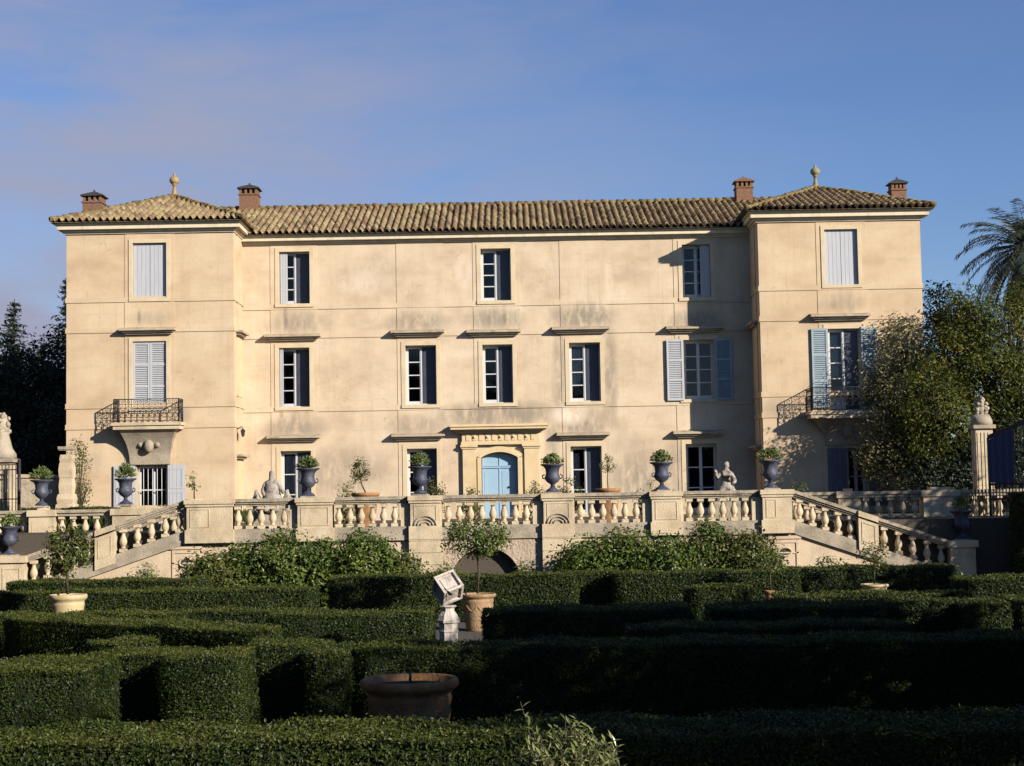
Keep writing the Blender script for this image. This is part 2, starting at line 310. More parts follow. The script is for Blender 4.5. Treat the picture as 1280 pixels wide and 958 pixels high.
    def build(s, name, m, parent=None, local=False):
        mats = m if isinstance(m, (list, tuple)) else [m]
        me = bpy.data.meshes.new(name)
        V = np.concatenate(s.V)
        if parent is not None and not local: V = V - np.array(wloc(parent))
        me.vertices.add(len(V)); me.vertices.foreach_set('co', V.astype(np.float32).ravel())
        lt = np.concatenate([np.full(len(f), f.shape[1]) for f in s.F]); lv = np.concatenate([f.ravel() for f in s.F])
        me.loops.add(len(lv)); me.loops.foreach_set('vertex_index', lv.astype(np.int32))
        me.polygons.add(len(lt)); ls = np.concatenate([[0], np.cumsum(lt)[:-1]])
        me.polygons.foreach_set('loop_start', ls.astype(np.int32)); me.polygons.foreach_set('loop_total', lt.astype(np.int32))
        me.polygons.foreach_set('use_smooth', np.concatenate(s.S).astype(bool))
        me.polygons.foreach_set('material_index', np.concatenate(s.MI).astype(np.int32))
        a = me.attributes.new('rnd', 'FLOAT', 'FACE'); a.data.foreach_set('value', np.concatenate(s.R).astype(np.float32))
        me.update(calc_edges=True); me.validate()
        for q in mats: me.materials.append(q)
        o = bpy.data.objects.new(name, me); C.objects.link(o)
        if parent is not None: o.parent = parent
        return o

def tag(o, label=None, cat=None, group=None, kind=None):
    if label: o['label'] = label
    if cat: o['category'] = cat
    if group: o['group'] = group
    if kind: o['kind'] = kind
    return o
def thing(name, label, cat, loc=(0, 0, 0), rz=0.0, group=None):
    o = bpy.data.objects.new(name, None); C.objects.link(o); o.location = loc; o.rotation_euler = (0, 0, rz); o.empty_display_size = .2
    return tag(o, label, cat, group)
def kids(o): return [c for c in bpy.data.objects if c.parent == o]
def dup(root, loc, label=None, rz=0.0, scale=None, group=None):
    r = root.copy(); C.objects.link(r); r.location = loc; r.rotation_euler = (0, 0, rz)
    if scale: r.scale = (scale,)*3
    if label: r['label'] = label
    if group: r['group'] = group
    for ch in kids(root):
        c = ch.copy(); C.objects.link(c); c.parent = r
        for g in kids(ch):
            d = g.copy(); C.objects.link(d); d.parent = c
    return r
def inst(src, parent, world):
    """a copy of a part sharing its mesh, under the same thing"""
    c = src.copy(); C.objects.link(c); c.parent = parent; c.location = Vector(world) - wloc(parent); return c

# ------------------------------------------------------------------ ground
mb = MB(); mb.quad((-900, -200, 0), (900, -200, 0), (900, 1600, 0), (-900, 1600, 0)); tag(mb.build('ground', M['gravel']), kind='structure')
YT = 49.0                                     # front face of the terrace wall
mb = MB(); mb.box(-40, 40, YT+.3, 110, -.2, TER - .004); tag(mb.build('terrace', M['terrace']), kind='structure')
mb = MB()
for i in range(24):
    pass
xs = np.linspace(-700, 700, 60)
hz = 8 + 6*np.sin(xs*.013) + 4*np.sin(xs*.04+1) + 3*np.sin(xs*.09)
v = [(x, 900, -1) for x in xs] + [(x, 960, max(2, h)) for x, h in zip(xs, hz)] + [(x, 1300, -1) for x in xs]
f = [(j*60+i, j*60+i+1, (j+1)*60+i+1, (j+1)*60+i) for j in range(2) for i in range(59)]
mb = MB(); mb.add(v, f, smooth=True); tag(mb.build('hills', M['far']), kind='structure')

# ------------------------------------------------------------------ the house
YW, YM, YB = 62.5, 64.7, 74.4
house = thing('country_house', 'long three storey ochre country house with two projecting wings and tiled roofs', 'house', (0, YM, TER))
LX0, LX1 = ax(83, 420, YW), ax(292, 420, YW)
RX0, RX1 = ax(950, 400, YW), ax(1154, 400, YW)
def zl(y640, Y): return az(640, y640, Y)
W_BOT, W_EAVE = zl(284, YW), zl(270.5, YW)               # wing cornice
M_BOT, M_EAVE = zl(301.5, YM), zl(290.5, YM)
STR_W = [zl(y, YW) for y in (368.5, 406.5, 501.0, 527.0)]
STR_M = [zl(y, YM) for y in (381.5, 417.5, 509.5)]

def rect(px0, px1, py0, py1, Y):
    pm, qm = (px0+px1)/2, (py0+py1)/2
    return [ax(px0, qm, Y), ax(px1, qm, Y), az(pm, py1, Y), az(pm, py0, Y)]
wins = {}                                            # key: x0,x1,z0,z1
main_px = {'m2a': (349, 387, 315, 380), 'm2b': (601, 638.5, 311, 376), 'm2c': (853, 888, 306, 372),
           'm1a': (349, 387, 435, 509), 'm1b': (507, 545.5, 432, 506), 'm1c': (603.5, 641, 431, 504), 'm1d': (712, 750.5, 428.5, 502), 'm1e': (855, 893, 425, 499),
           'm0a': (351, 389, 564, 640), 'm0b': (509, 546.5, 561, 640), 'm0d': (714, 752.5, 558, 640), 'm0e': (858, 897, 555, 640)}
wing_px = {'l2': (166, 208, 304, 373), 'l1': (166, 208, 427, 512), 'l0': (171, 209, 581, 645),
           'r2': (1031, 1072, 287, 356), 'r1': (1036, 1076, 411, 513), 'r0': (1060, 1084, 560, 632)}
for k, q in main_px.items(): wins[k] = rect(*q, YM)
for k, q in wing_px.items(): wins[k] = rect(*q, YW)
DOOR = rect(602, 647.5, 565, 642, YM); DOOR[2] = TER + .02
for k in ('m0a', 'm0b', 'm0d', 'm0e'): wins[k][2] = TER + .12
REV = .40

def pierced(mb, x0, x1, z0, z1, y, holes, rev):
    """wall face towards the viewer with rectangular holes and their reveals"""
    X = sorted({x0, x1, *[v for h in holes for v in h[:2]]}); Z = sorted({z0, z1, *[v for h in holes for v in h[2:4]]})
    for i in range(len(X)-1):
        for j in range(len(Z)-1):
            cx, cz = (X[i]+X[i+1])/2, (Z[j]+Z[j+1])/2
            if any(h[0] < cx < h[1] and h[2] < cz < h[3] for h in holes): continue
            mb.quad((X[i], y, Z[j]), (X[i+1], y, Z[j]), (X[i+1], y, Z[j+1]), (X[i], y, Z[j+1]))
    for h in holes:
        a, b, c, d = h[:4]; r = h[4] if len(h) > 4 else rev
        mb.quad((a, y, c), (a, y, d), (a, y+r, d), (a, y+r, c)); mb.quad((b, y, d), (b, y, c), (b, y+r, c), (b, y+r, d))
        mb.quad((a, y, d), (b, y, d), (b, y+r, d), (a, y+r, d)); mb.quad((b, y, c), (a, y, c), (a, y+r, c), (b, y+r, c))

def hood_z(py, px, Y): return az(px, py, Y)
# stains: above the hoods, below the sills, one pale repair
def blob(px, py, rx, rz, amt, Y=YM):
    x, z = at(px, py, Y); return (x, z, rx, rz, amt)
blobs = {'grey': [blob(372, 405, 1.5, .6, .85), blob(522, 403, 1.6, .55, .9), blob(618, 400, 1.5, .6, .95), blob(728, 396, 1.7, .7, 1.2), blob(870, 402, 1.5, .6, 1),
                  blob(368, 536, 1.6, .65, .95), blob(520, 534, 1.4, .6, .85), blob(622, 519, 3.0, .7, 1.25), blob(728, 530, 1.7, .7, 1.0), blob(700, 470, .4, 2.4, .8), blob(762, 470, .4, 2.6, .9),
                  blob(430, 590, 2.4, 1.2, .75), blob(800, 595, 1.8, 1.3, .9), blob(690, 545, .35, 1.6, .7), blob(845, 590, .8, 1.4, .7), blob(776, 560, 1.6, .9, .35), blob(470, 345, 1.5, 1.0, .35)],
         'pale': [blob(712, 519, .85, .5, 1.0), blob(455, 355, 1.3, .6, .5), blob(580, 340, .5, .8, .5), blob(760, 350, .25, 1.0, .4)],
         'dark': [blob(357, 398, .12, .55, .9), blob(631, 392, .12, .6, .9), blob(612, 396, .08, .4, .6), blob(368, 520, .25, .45, .6), blob(352, 517, .1, .25, .6), blob(384, 517, .1, .25, .6)]}
M['plaster'] = plaster('ochre plaster', blobs)
wb = {'grey': [blob(188, 398, 1.2, .35, .55, YW), blob(1052, 380, 1.1, .5, .6, YW), blob(225, 520, .5, .5, .6, YW), blob(120, 575, .5, .8, .35, YW), blob(970, 510, .8, .5, .5, YW)],
      'dark': [blob(174, 397, .09, .32, .8, YW), blob(1042, 378, .14, .45, .45, YW), blob(1064, 378, .16, .5, .5, YW)], 'pale': []}
M['plaster_wing'] = plaster('ochre wing plaster', wb, (.95, .91, .85))

mb = MB()
pierced(mb, LX1, RX0, TER-.3, M_BOT+.3, YM, [wins[k] for k in main_px] + [DOOR + [.24]], REV)
# spandrels closing the head of the arched doorway
dx0, dx1, dz0, dz1 = DOOR; dspr = az(602, 572.5, YM)
def arch(x0, x1, zs, zt, n=14):
    """points of a segmental arch from left to right"""
    w_ = (x1-x0)/2; h = zt - zs; r = (w_*w_ + h*h)/(2*h); cx = (x0+x1)/2; a0 = math.asin(min(1, w_/r))
    return [(cx + r*math.sin(-a0 + 2*a0*i/n), zt - r + r*math.cos(-a0 + 2*a0*i/n)) for i in range(n+1)]
A = arch(dx0, dx1, dspr, dz1 - .01)
for p, q in zip(A[:-1], A[1:]): mb.prism([p, q, (q[0], dz1+.001), (p[0], dz1+.001)], YM+.004, YM+.235)
mb.quad((LX1, YB, TER), (RX0, YB, TER), (RX0, YB, M_BOT), (LX1, YB, M_BOT))
main_wall = mb.build('wall', M['plaster'], house)
# wings
for nm, x0, x1, keys in (('left', LX0, LX1, ('l2', 'l1', 'l0')), ('right', RX0, RX1, ('r2', 'r1', 'r0'))):
    mb = MB(); pierced(mb, x0, x1, TER-.3, W_BOT+.2, YW, [wins[k] + ([.1] if k in ('l2', 'r2', 'l1') else []) for k in keys], REV)
    for x in (x0, x1): mb.quad((x, YW, TER-.3), (x, YB, TER-.3), (x, YB, W_BOT+.2), (x, YW, W_BOT+.2))
    mb.quad((x0, YB, TER-.3), (x1, YB, TER-.3), (x1, YB, W_BOT+.2), (x0, YB, W_BOT+.2))
    mb.build('wing_wall', M['plaster_wing'], house)
# floors and cross walls that keep the rooms dark
mb = MB()
for z in (TER+.005, STR_M[2]-.5, STR_M[0]-.4): mb.box(LX0+.05, RX1-.05, YM+.45, YB-.05, z-.15, z)
mb.box(LX0+.05, LX1-.05, YW+.45, YM+.44, STR_M[2]-.65, STR_M[2]-.5); mb.box(RX0+.05, RX1-.05, YW+.45, YM+.44, STR_M[2]-.65, STR_M[2]-.5)
for x in np.linspace(LX0+4, RX1-4, 6): mb.box(x-.1, x+.1, YM+.5, YB-.1, TER, M_BOT)
mb.box(LX0+.1, RX1-.1, YM+5.2, YM+5.35, TER+.01, M_BOT)
mb.build('inner_wall', M['dark_room'], house)

# string courses and shallow pilaster strips
mb = MB()
for z in STR_M:
    mb.box(LX1+.01, RX0-.01, YM-.028, YM+.02, z-.02, z+.17)
    mb.box(LX1+.01, RX0-.01, YM-.033, YM+.02, z-.035, z-.021)
mb.build('string_course', M['plaster'], house)
for x0, x1 in ((LX0, LX1), (RX0, RX1)):
    mb = MB()
    for z in STR_W:
        mb.box(x0-.035, x1+.035, YW-.028, YM-.06, z-.02, z+.17)
        mb.box(x0-.055, x1+.055, YW-.033, YM-.07, z-.035, z-.021)
    mb.build('string_course', M['plaster_wing'], house)
def strips(mb, cx, w, zs, y, holes):
    """flat band one window wide running up the wall, broken by the openings"""
    x0, x1 = cx-w, cx+w
    hs = sorted([h for h in holes if h[0] < cx < h[1]], key=lambda h: h[2])
    mb_h = [[h[0]-.002, h[1]+.002, h[2]-.002, h[3]+.002, .018] for h in hs]
    pierced(mb, x0, x1, zs[0], zs[1], y-.018, mb_h, .018)
    for x in (x0, x1): mb.quad((x, y-.018, zs[0]), (x, y, zs[0]), (x, y, zs[1]), (x, y-.018, zs[1]))
mb = MB(); hs = [wins[k] for k in main_px]
for k in ('m1a', 'm1b', 'm1d', 'm1e'):
    mb = MB(); cx = (wins[k][0]+wins[k][1])/2; strips(mb, cx, .95, (TER, M_BOT+.02), YM, hs); mb.build('pilaster_strip', M['plaster'], house)
mb = MB(); cx = (wins['m1c'][0]+wins['m1c'][1])/2; strips(mb, cx, .95, (STR_M[2]+.17, M_BOT+.02), YM, hs)
mb.build('pilaster_strip', M['plaster'], house)
for k in ('l2', 'r2'):
    mb = MB(); cx = (wins[k][0]+wins[k][1])/2; strips(mb, cx, .98, (TER, W_BOT+.02), YW, [wins[q] for q in wing_px]); mb.build('pilaster_strip', M['plaster_wing'], house)
for s_, x in ((1, LX1), (-1, RX0)):
    for a, b in ((YW+.03, YW+.45), (YW+.75, YW+1.75)):
        mb = MB(); mb.box(min(x, x+s_*.03), max(x, x+s_*.03), a, b, TER, W_BOT); mb.build('quoin_strip', M['plaster_wing'], house)

# cornices
def cornice(mb, x0, x1, y, z0, z1, yb, ends=(1, 1)):
    h = z1 - z0
    for k, (pr, a, b) in enumerate(((.07, 0, .18), (.15, .18, .36), (.30, .36, .78), (.36, .78, 1.0))):
        mb.box(x0 - pr*ends[0], x1 + pr*ends[1], y - pr, yb, z0 + h*a, z0 + h*b)
mb = MB(); cornice(mb, LX1, RX0, YM, M_BOT, M_EAVE, YM+.3, (0, 0)); mb.build('cornice', M['cornice'], house)
for x0, x1 in ((LX0, LX1), (RX0, RX1)):
    mb = MB(); cornice(mb, x0, x1, YW, W_BOT, W_EAVE, YB); mb.build('cornice', M['cornice'], house)

# roofs of barrel tiles
def tiles(mb, P0, U, V, Nn, width, vmax, vmin=None, pitch=.27, course=.40):
    ns = 7; nc = int(round(width/pitch)); pitch = width/nc
    us = np.arange(nc*ns+1)/ns*pitch; ph = (us/pitch) % 1.0; ph[-1] = 0
    h = np.where(ph < .58, .105*np.sin(PI*np.clip(ph/.58, 0, 1))**.65, -.045*np.sin(PI*np.clip((ph-.58)/.42, 0, 1)))
    vm = np.array([max(0.0, vmax(u)) for u in us]); nrow = int(math.ceil(vm.max()/course))
    jit = rng.normal(0, .018, (nc+1, nrow+1)); side = rng.normal(0, .010, (nc+1, nrow+1))
    rows = []; col = np.minimum((np.arange(len(us))//ns), nc-1)
    for k in range(nrow):
        off = jit[col, k]
        rows.append((np.minimum(k*course - .02 + off*(k > 0), vm), h + .035 + side[col, k])); rows.append((np.minimum((k+1)*course - .021 + jit[col, k+1], vm), h*.86 + .0 + side[col, k]))
    P0, U, V, Nn = map(np.array, (P0, U, V, Nn))
    vv = np.concatenate([P0 + us[:, None]*U + r[0][:, None]*V + r[1][:, None]*Nn for r in rows])
    n = len(us); f = []; rd = []
    tr = rng.random((nc, nrow))
    for j in range(len(rows)-1):
        for i in range(n-1):
            if (rows[j][0][i] >= vm[i]-1e-6 and rows[j][0][i+1] >= vm[i+1]-1e-6): continue
            f.append((j*n+i, j*n+i+1, (j+1)*n+i+1, (j+1)*n+i)); rd.append(tr[i//ns, j//2])
    mb.add(vv, np.array(f), rnd=np.array(rd), smooth=False)
def ridge(mb, a, b, r=.095, step=.33):
    a, b = Vector(a), Vector(b); n = max(1, int((b-a).length/step))
    for i in range(n):
        p, q = a.lerp(b, i/n), a.lerp(b, (i+1.08)/n)
        j = random.uniform(-.02, .02)
        mb.tube([p + Vector((0, 0, j+.02)), q + Vector((0, 0, j-.01))], [r*1.08, r*.92], 8)
OV = .50
def vec(*a): return Vector(a)
# main roof: front and back slopes
ez, ey = M_EAVE + .02, YM - OV; ry, rz_ = 69.2, zl(256.3, 69.2)
V = (vec(0, ry, rz_) - vec(0, ey, ez)); sl = V.length; V.normalize(); U = vec(1, 0, 0); Nn = U.cross(V)
mx0, mx1 = -12.6, 12.0
mb = MB(); tiles(mb, (mx0, ey, ez), U, V, Nn, mx1-mx0, lambda u: sl)
mb.quad((mx0, ry, rz_-.02), (mx1, ry, rz_-.02), (mx1, 2*ry-ey, ez), (mx0, 2*ry-ey, ez))
mb.quad((mx0, ey, ez-.03), (mx1, ey, ez-.03), (mx1, ry, rz_-.06), (mx0, ry, rz_-.06))
for x in (mx0, mx1): mb.add([(x, ey, ez-.03), (x, 2*ry-ey, ez-.03), (x, ry, rz_-.03)], [(0, 1, 2)])
main_roof = mb.build('roof', M['tile'], house)
mb = MB(); ridge(mb, (mx0, ry, rz_+.05), (mx1, ry, rz_+.05)); mb.build('ridge', M['ridge'], main_roof)
def wing_roof(x0, x1, apx):
    ex0, ex1, ey, ez = x0-OV, x1+OV, YW-OV, W_EAVE+.02
    A = vec(*apx); yb = 2*A.y - ey
    mb = MB()
    def slope(P, Q):
        P, Q = vec(*P), vec(*Q); U = (Q-P).normalized(); w_ = (Q-P).length; ua = (A-P).dot(U); foot = P + U*ua
        V = (A-foot); h = V.length; V.normalize(); Nn = U.cross(V)
        tiles(mb, P, U, V, Nn, w_, lambda u: h*min(u/ua, (w_-u)/(w_-ua)))
        mb.add([tuple(P - vec(0,0,.05)), tuple(Q - vec(0,0,.05)), tuple(A - vec(0,0,.1))], [(0, 1, 2)])
    slope((ex0, ey, ez), (ex1, ey, ez)); slope((ex1, ey, ez), (ex1, yb, ez)); slope((ex0, yb, ez), (ex0, ey, ez)); slope((ex1, yb, ez), (ex0, yb, ez))
    r = mb.build('roof', M['tile'], house)
    mb = MB()
    for c in ((ex0, ey, ez), (ex1, ey, ez), (ex1, yb, ez), (ex0, yb, ez)): ridge(mb, (c[0], c[1], c[2]+.06), (A.x, A.y, A.z+.05), .10)
    mb.build('ridge', M['ridge'], r)
    return r
YA = 67.2
apL = (ax(218, 246, YA), YA, az(218, 247, YA)); apR = (ax(1019.5, 235, YA), YA, az(1019.5, 236, YA))
rfL = wing_roof(LX0, LX1, apL); rfR = wing_roof(RX0, RX1, apR)
def finial(apx, h, rf, m):
    mb = MB(); s_ = h/1.08
    prof = [(.24, -.15), (.22, .0), (.14, .10), (.10, .22), (.075, .40), (.07, .54), (.12, .56), (.12, .585), (.08, .60), (.16, .63), (.205, .70), (.22, .77), (.205, .84), (.15, .91), (.07, .95), (.045, .98), (.065, 1.02), (.05, 1.06), (.01, 1.10)]
    mb.lathe([(r*s_, z*s_) for r, z in prof], apx, 16); mb.build('finial', m, rf)
finial(apL, 1.02, rfL, mat('terracotta finial', [(.30, .17, .08), (.36, .25, .11)], 6, .9, .3))
finial(apR, 1.02, rfR, mat('lichened finial', [(.20, .17, .09), (.30, .26, .15)], 6, .9, .3))
def chimney(px, py_top, py_bot, wpx, Y, rf, dark=False):
    x, zt = at(px, py_top, Y); zb = az(px, py_bot, Y) - .6; w_ = wpx/F*Y/2*.88
    mb = MB(); h = zt - zb
    mb.box(x-w_, x+w_, Y-w_, Y+w_, zb, zt-.42)
    mb.box(x-w_-.04, x+w_+.04, Y-w_-.04, Y+w_+.04, zt-.42, zt-.36)
    for i in (-1, -.33, .33, 1):
        for j in (-1, 1):
            mb.box(x+i*(w_-.06)-.05, x+i*(w_-.06)+.05, Y+j*(w_-.06)-.05, Y+j*(w_-.06)+.05, zt-.36, zt-.14)
            mb.box(x+j*(w_-.06)-.051, x+j*(w_-.06)+.051, Y+i*(w_-.06)-.051, Y+i*(w_-.06)+.051, zt-.36, zt-.139)
    c = mb.build('chimney', M['brick'], rf)
    mb = MB(); e = w_ + .08
    mb.box(x-e, x+e, Y-e, Y+e, zt-.14, zt-.09)
    mb.add([(x-e, Y-e, zt-.09), (x+e, Y-e, zt-.09), (x+e, Y+e, zt-.09), (x-e, Y+e, zt-.09), (x, Y, zt+.12)], [(0,1,4),(1,2,4),(2,3,4),(3,0,4)])
    mb.box(x-.03, x+.03, Y-.03, Y+.03, zt+.05, zt+.17)
    mb.build('chimney_cap', M['slate'] if dark else M['brick'], rf)
chimney(118, 243, 265, 27, 64.7, rfL, True); chimney(312, 234, 262, 26, 69.3, main_roof, True)
chimney(929, 225, 252, 23.5, 69.3, main_roof); chimney(1121, 227, 250, 21, 65.2, rfR, True)

# windows
def leaf_frame(mb, x0, x1, z0, z1, y, rows, sw=.06, bottom=.10):
    """one casement: stiles, rails and glazing bars"""
    mb.box(x0, x0+sw, y-.025, y+.025, z0, z1); mb.box(x1-sw, x1, y-.025, y+.025, z0, z1)
    mb.box(x0+sw, x1-sw, y-.024, y+.024, z0, z0+bottom); mb.box(x0+sw, x1-sw, y-.024, y+.024, z1-.07, z1)
    for k in range(1, rows):
        z = z0 + bottom + (z1-.07-z0-bottom)*k/rows; mb.box(x0+sw, x1-sw, y-.018, y+.018, z-.02, z+.02)
def louvre_leaf(mb, x0, x1, z0, z1, y, panels=3):
    s = .075; mb.box(x0, x0+s, y, y+.05, z0, z1); mb.box(x1-s, x1, y, y+.05, z0, z1)
    for k in range(panels+1):
        z = z0 + (z1-z0-.09)*k/panels; mb.box(x0+s, x1-s, y+.001, y+.049, z, z+.09)
    n = int((z1-z0)/.075)
    for k in range(n):
        z = z0 + .05 + (z1-z0-.1)*k/n
        mb.add([(x0+s, y+.006, z), (x1-s, y+.006, z), (x1-s, y+.044, z+.05), (x0+s, y+.044, z+.05)], [(0, 1, 2, 3)])
        mb.add([(x0+s, y+.044, z+.058), (x1-s, y+.044, z+.058), (x1-s, y+.006, z+.008), (x0+s, y+.006, z+.008)], [(0, 1, 2, 3)])
    mb.box(x0+s, x1-s, y+.046, y+.05, z0+.01, z1-.01)
def hood_bm(x0, x1, zt, y, proj=.36):
    mb = MB()
    mb.prism([(x0, zt-.09), (x1, zt-.09), (x1, zt-.02), (x0, zt-.02)], y-proj, y-.02)
    mb.add([(x0, y-proj, zt-.02), (x1, y-proj, zt-.02), (x1, y-.02, zt+.06), (x0, y-.02, zt+.06)], [(0, 1, 2, 3)])
    mb.prism([(x0, zt-.02), (x0+.001, zt-.02), (x0+.001, zt+.03)], y-proj*.5, y-.02)
    mb.box(x0+.10, x1-.10, y-proj*.7, y-.021, zt-.16, zt-.091); mb.box(x0+.18, x1-.18, y-proj*.42, y-.022, zt-.23, zt-.161)
    return mb
def window(key, y, rows=4, rev=REV, hood=None, sill=True, curtain=None, cut='both', surround=True, frame=M['white'], bottom=.1, panel=0.0, shade_half=False):
    x0, x1, z0, z1 = wins[key]; xm = (x0+x1)/2; yf = y + rev - .07
    mb = MB()
    for a, b, c, d in ((x0, x0+.045, z0, z1), (x1-.045, x1, z0, z1)): mb.box(a, b, yf-.03, yf+.05, c, d)
    mb.box(x0+.045, x1-.045, yf-.03, yf+.05, z1-.05, z1); mb.box(x0+.045, x1-.045, yf-.03, yf+.05, z0, z0+.05)
    leaf_frame(mb, x0+.047, xm-.002, z0+.051, z1-.052, yf, rows, bottom=bottom+panel); mb.box(xm-.03, xm+.03, yf-.045, yf-.026, z0+.051, z1-.052)
    if not shade_half: leaf_frame(mb, xm+.002, x1-.047, z0+.051, z1-.052, yf, rows, bottom=bottom+panel)
    wobj = mb.build('window', frame, house)
    mb = MB(); mb.quad((x0+.08, yf+.004, z0+.12), ((xm-.03) if shade_half else x1-.08, yf+.004, z0+.12), ((xm-.03) if shade_half else x1-.08, yf+.004, z1-.1), (x0+.08, yf+.004, z1-.1)); mb.build('pane', M['glass'], wobj)
    if shade_half:                                   # a solid grey panel stands in for the reveal's shade on the right half
        mb = MB(); a, b = xm+.032, x1-.047; mb.box(a, b, yf+.0, yf+.03, z0+.051, z1-.052)
        for k in range(3): c = z0+.12+(z1-z0-.2)*k/3; mb.box(a+.06, b-.06, yf-.008, yf-.001, c, c+(z1-z0-.2)/3-.08)
        mb.build('shade_panel', M['inner'], wobj)
    if surround:
        mb = MB(); e = .17
        for a, b, c, d in ((x0-e, x0-.004, z0-.1, z1+e), (x1+.004, x1+e, z0-.1, z1+e), (x0-.004, x1+.004, z1+.004, z1+e)): mb.box(a, b, y-.042, y-.002, c, d)
        mb.build('surround', M['surround'], wobj)
    if sill:
        mb = MB(); mb.box(x0-.17, x1+.17, y-.075, y+.2, z0-.14, z0-.003); mb.build('sill', M['surround'], wobj)
    if hood is not None:
        ha, hb, hy = hood; mb = hood_bm(ax(ha, hy, y-.36), ax(hb, hy, y-.36), az((ha+hb)/2, hy, y-.36), y); mb.build('hood', M['hood'], wobj)
    if curtain:
        ca, cb, cz0, cz1 = curtain; n = 24; v = []
        for j in range(2):
            for i in range(n+1):
                t_ = i/n; v.append((x0+(x1-x0)*(ca+(cb-ca)*t_), yf+.12+.035*math.sin(t_*26+j*.6), z0+(z1-z0)*(cz0 if j == 0 else cz1)))
        mb = MB(); mb.add(v, [(i, i+1, n+2+i, n+1+i) for i in range(n)], smooth=True); mb.build('curtain', M['curtain'], wobj)
    return wobj
def shutter(wobj, x0, x1, z0, z1, y, kind, m):
    mb = MB()
    if kind == 'louvre': louvre_leaf(mb, x0, x1, z0, z1, y)
    else:
        n = 4; w_ = (x1-x0)/n
        for k in range(n): mb.box(x0+k*w_+.004, x0+(k+1)*w_-.004, y, y+.04, z0, z1)
        if kind == 'panel':
            for a, b in ((.06, .47), (.53, .94)):
                q0, q1 = z0+(z1-z0)*a, z0+(z1-z0)*b
                mb.box(x0+.07, x1-.07, y-.012, y+.001, q0, q0+.05); mb.box(x0+.07, x1-.07, y-.012, y+.001, q1-.05, q1)
                mb.box(x0+.07, x0+.12, y-.012, y+.001, q0+.05, q1-.05); mb.box(x1-.12, x1-.07, y-.012, y+.001, q0+.05, q1-.05)
    return mb.build('shutter', m, wobj)

H = {}
o = window('m2a', YM, shade_half=True); x0, x1, z0, z1 = wins['m2a']
mb = MB(); shutter(o, x0+.03, x0+.33, z0+.02, z1-.03, YM+.10, 'plain', M['shut_white'])
window('m2b', YM, shade_half=True)
o = window('m2c', YM); x0, x1, z0, z1 = wins['m2c']; shutter(o, (x0+x1)/2+.16, x1-.01, z0+.02, z1-.02, YM+.08, 'plain', M['shut_white'])
o = window('m1a', YM, hood=(330, 400, 418), shade_half=True); x0, x1, z0, z1 = wins['m1a']; shutter(o, x0+.02, x0+.17, z0+.03, z1-.03, YM+.06, 'plain', M['shut_white'])
window('m1b', YM, hood=(488, 555, 413), shade_half=True); o = window('m1c', YM, hood=(583, 651, 412.5), shade_half=True)
window('m1d', YM, hood=(690, 762, 409), curtain=(.05, .38, .3, .9), shade_half=True)
o = window('m1e', YM, hood=(833, 905, 408)); x0, x1, z0, z1 = wins['m1e']
shutter(o, x0-.70, x0-.03, z0-.05, z1+.03, YM-.125, 'louvre', M['shut_white']); shutter(o, x1+.03, x1+.70, z0-.05, z1+.03, YM-.125, 'louvre', M['shut_blue'])
window('m0a', YM, hood=(333, 399, 545), curtain=(.06, .5, .12, .93), rows=3, sill=False, shade_half=True); window('m0b', YM, hood=(489, 556, 543), rows=3, sill=False, shade_half=True)
window('m0d', YM, hood=(696, 763, 541.5), curtain=(.05, .3, .25, .9), rows=3, sill=False, shade_half=True); window('m0e', YM, hood=(842, 905, 539.5), rows=3, sill=False)
# left wing: blind top shutters, louvred door behind the balcony, barred ground window
def closed(key, y, kind, m, hood=None, surround=True):
    x0, x1, z0, z1 = wins[key]; xm = (x0+x1)/2
    mb = MB(); e = .15
    for a, b, c, d in ((x0-e, x0-.004, z0-.1, z1+e), (x1+.004, x1+e, z0-.1, z1+e), (x0-.004, x1+.004, z1+.004, z1+e)): mb.box(a, b, y-.05, y-.002, c, d)
    mb.box(x0-e, x1+e, y-.06, y+.08, z0-.13, z0-.004)
    o = mb.build('window', M['surround'], house)
    shutter(o, x0+.005, xm-.006, z0+.005, z1-.01, y+.085 if kind != 'louvre' else y+.03, kind, m); shutter(o, xm+.006, x1-.005, z0+.005, z1-.01, y+.085 if kind != 'louvre' else y+.03, kind, m)
    if hood: mb = hood_bm(ax(hood[0], hood[2], y-.36), ax(hood[1], hood[2], y-.36), az((hood[0]+hood[1])/2, hood[2], y-.36), y); mb.build('hood', M['hood'], o)
closed('l2', YW, 'plain', M['shut_white']); closed('l1', YW, 'louvre', M['shut_white'], (148, 218, 410)); closed('r2', YW, 'plain', M['shut_white'])
o = window('l0', YW, rows=2, sill=False, surround=False); x0, x1, z0, z1 = wins['l0']
mb = MB()
for k in range(7): x = x0+.06+(x1-x0-.12)*k/6; mb.tube([(x, YW+.12, z0), (x, YW+.12, z1)], .014, 6)
for z in (z0+.35, z0+1.0, z1-.12): mb.box(x0, x1, YW+.105, YW+.135, z-.02, z+.02)
mb.build('grille', M['white'], o)
shutter(o, x0-.88, x0-.04, z0, z1-.02, YW-.10, 'panel', M['shut_white']); shutter(o, x1+.04, x1+.72, z0, z1-.02, YW-.10, 'panel', M['shut_white'])
o = window('r1', YW, hood=(1014, 1089, 392.5), curtain=(.08, .36, .42, .93), rows=4, rev=.28, sill=False, panel=.5, shade_half=True); x0, x1, z0, z1 = wins['r1']
shutter(o, x0-.66, x0-.03, z0+.1, z1+.02, YW-.10, 'louvre', M['shut_blue']); shutter(o, x1+.03, x1+.66, z0+.1, z1+.02, YW-.10, 'louvre', M['shut_blue'])
o = window('r0', YW, rows=2, sill=False); x0, x1, z0, z1 = wins['r0']
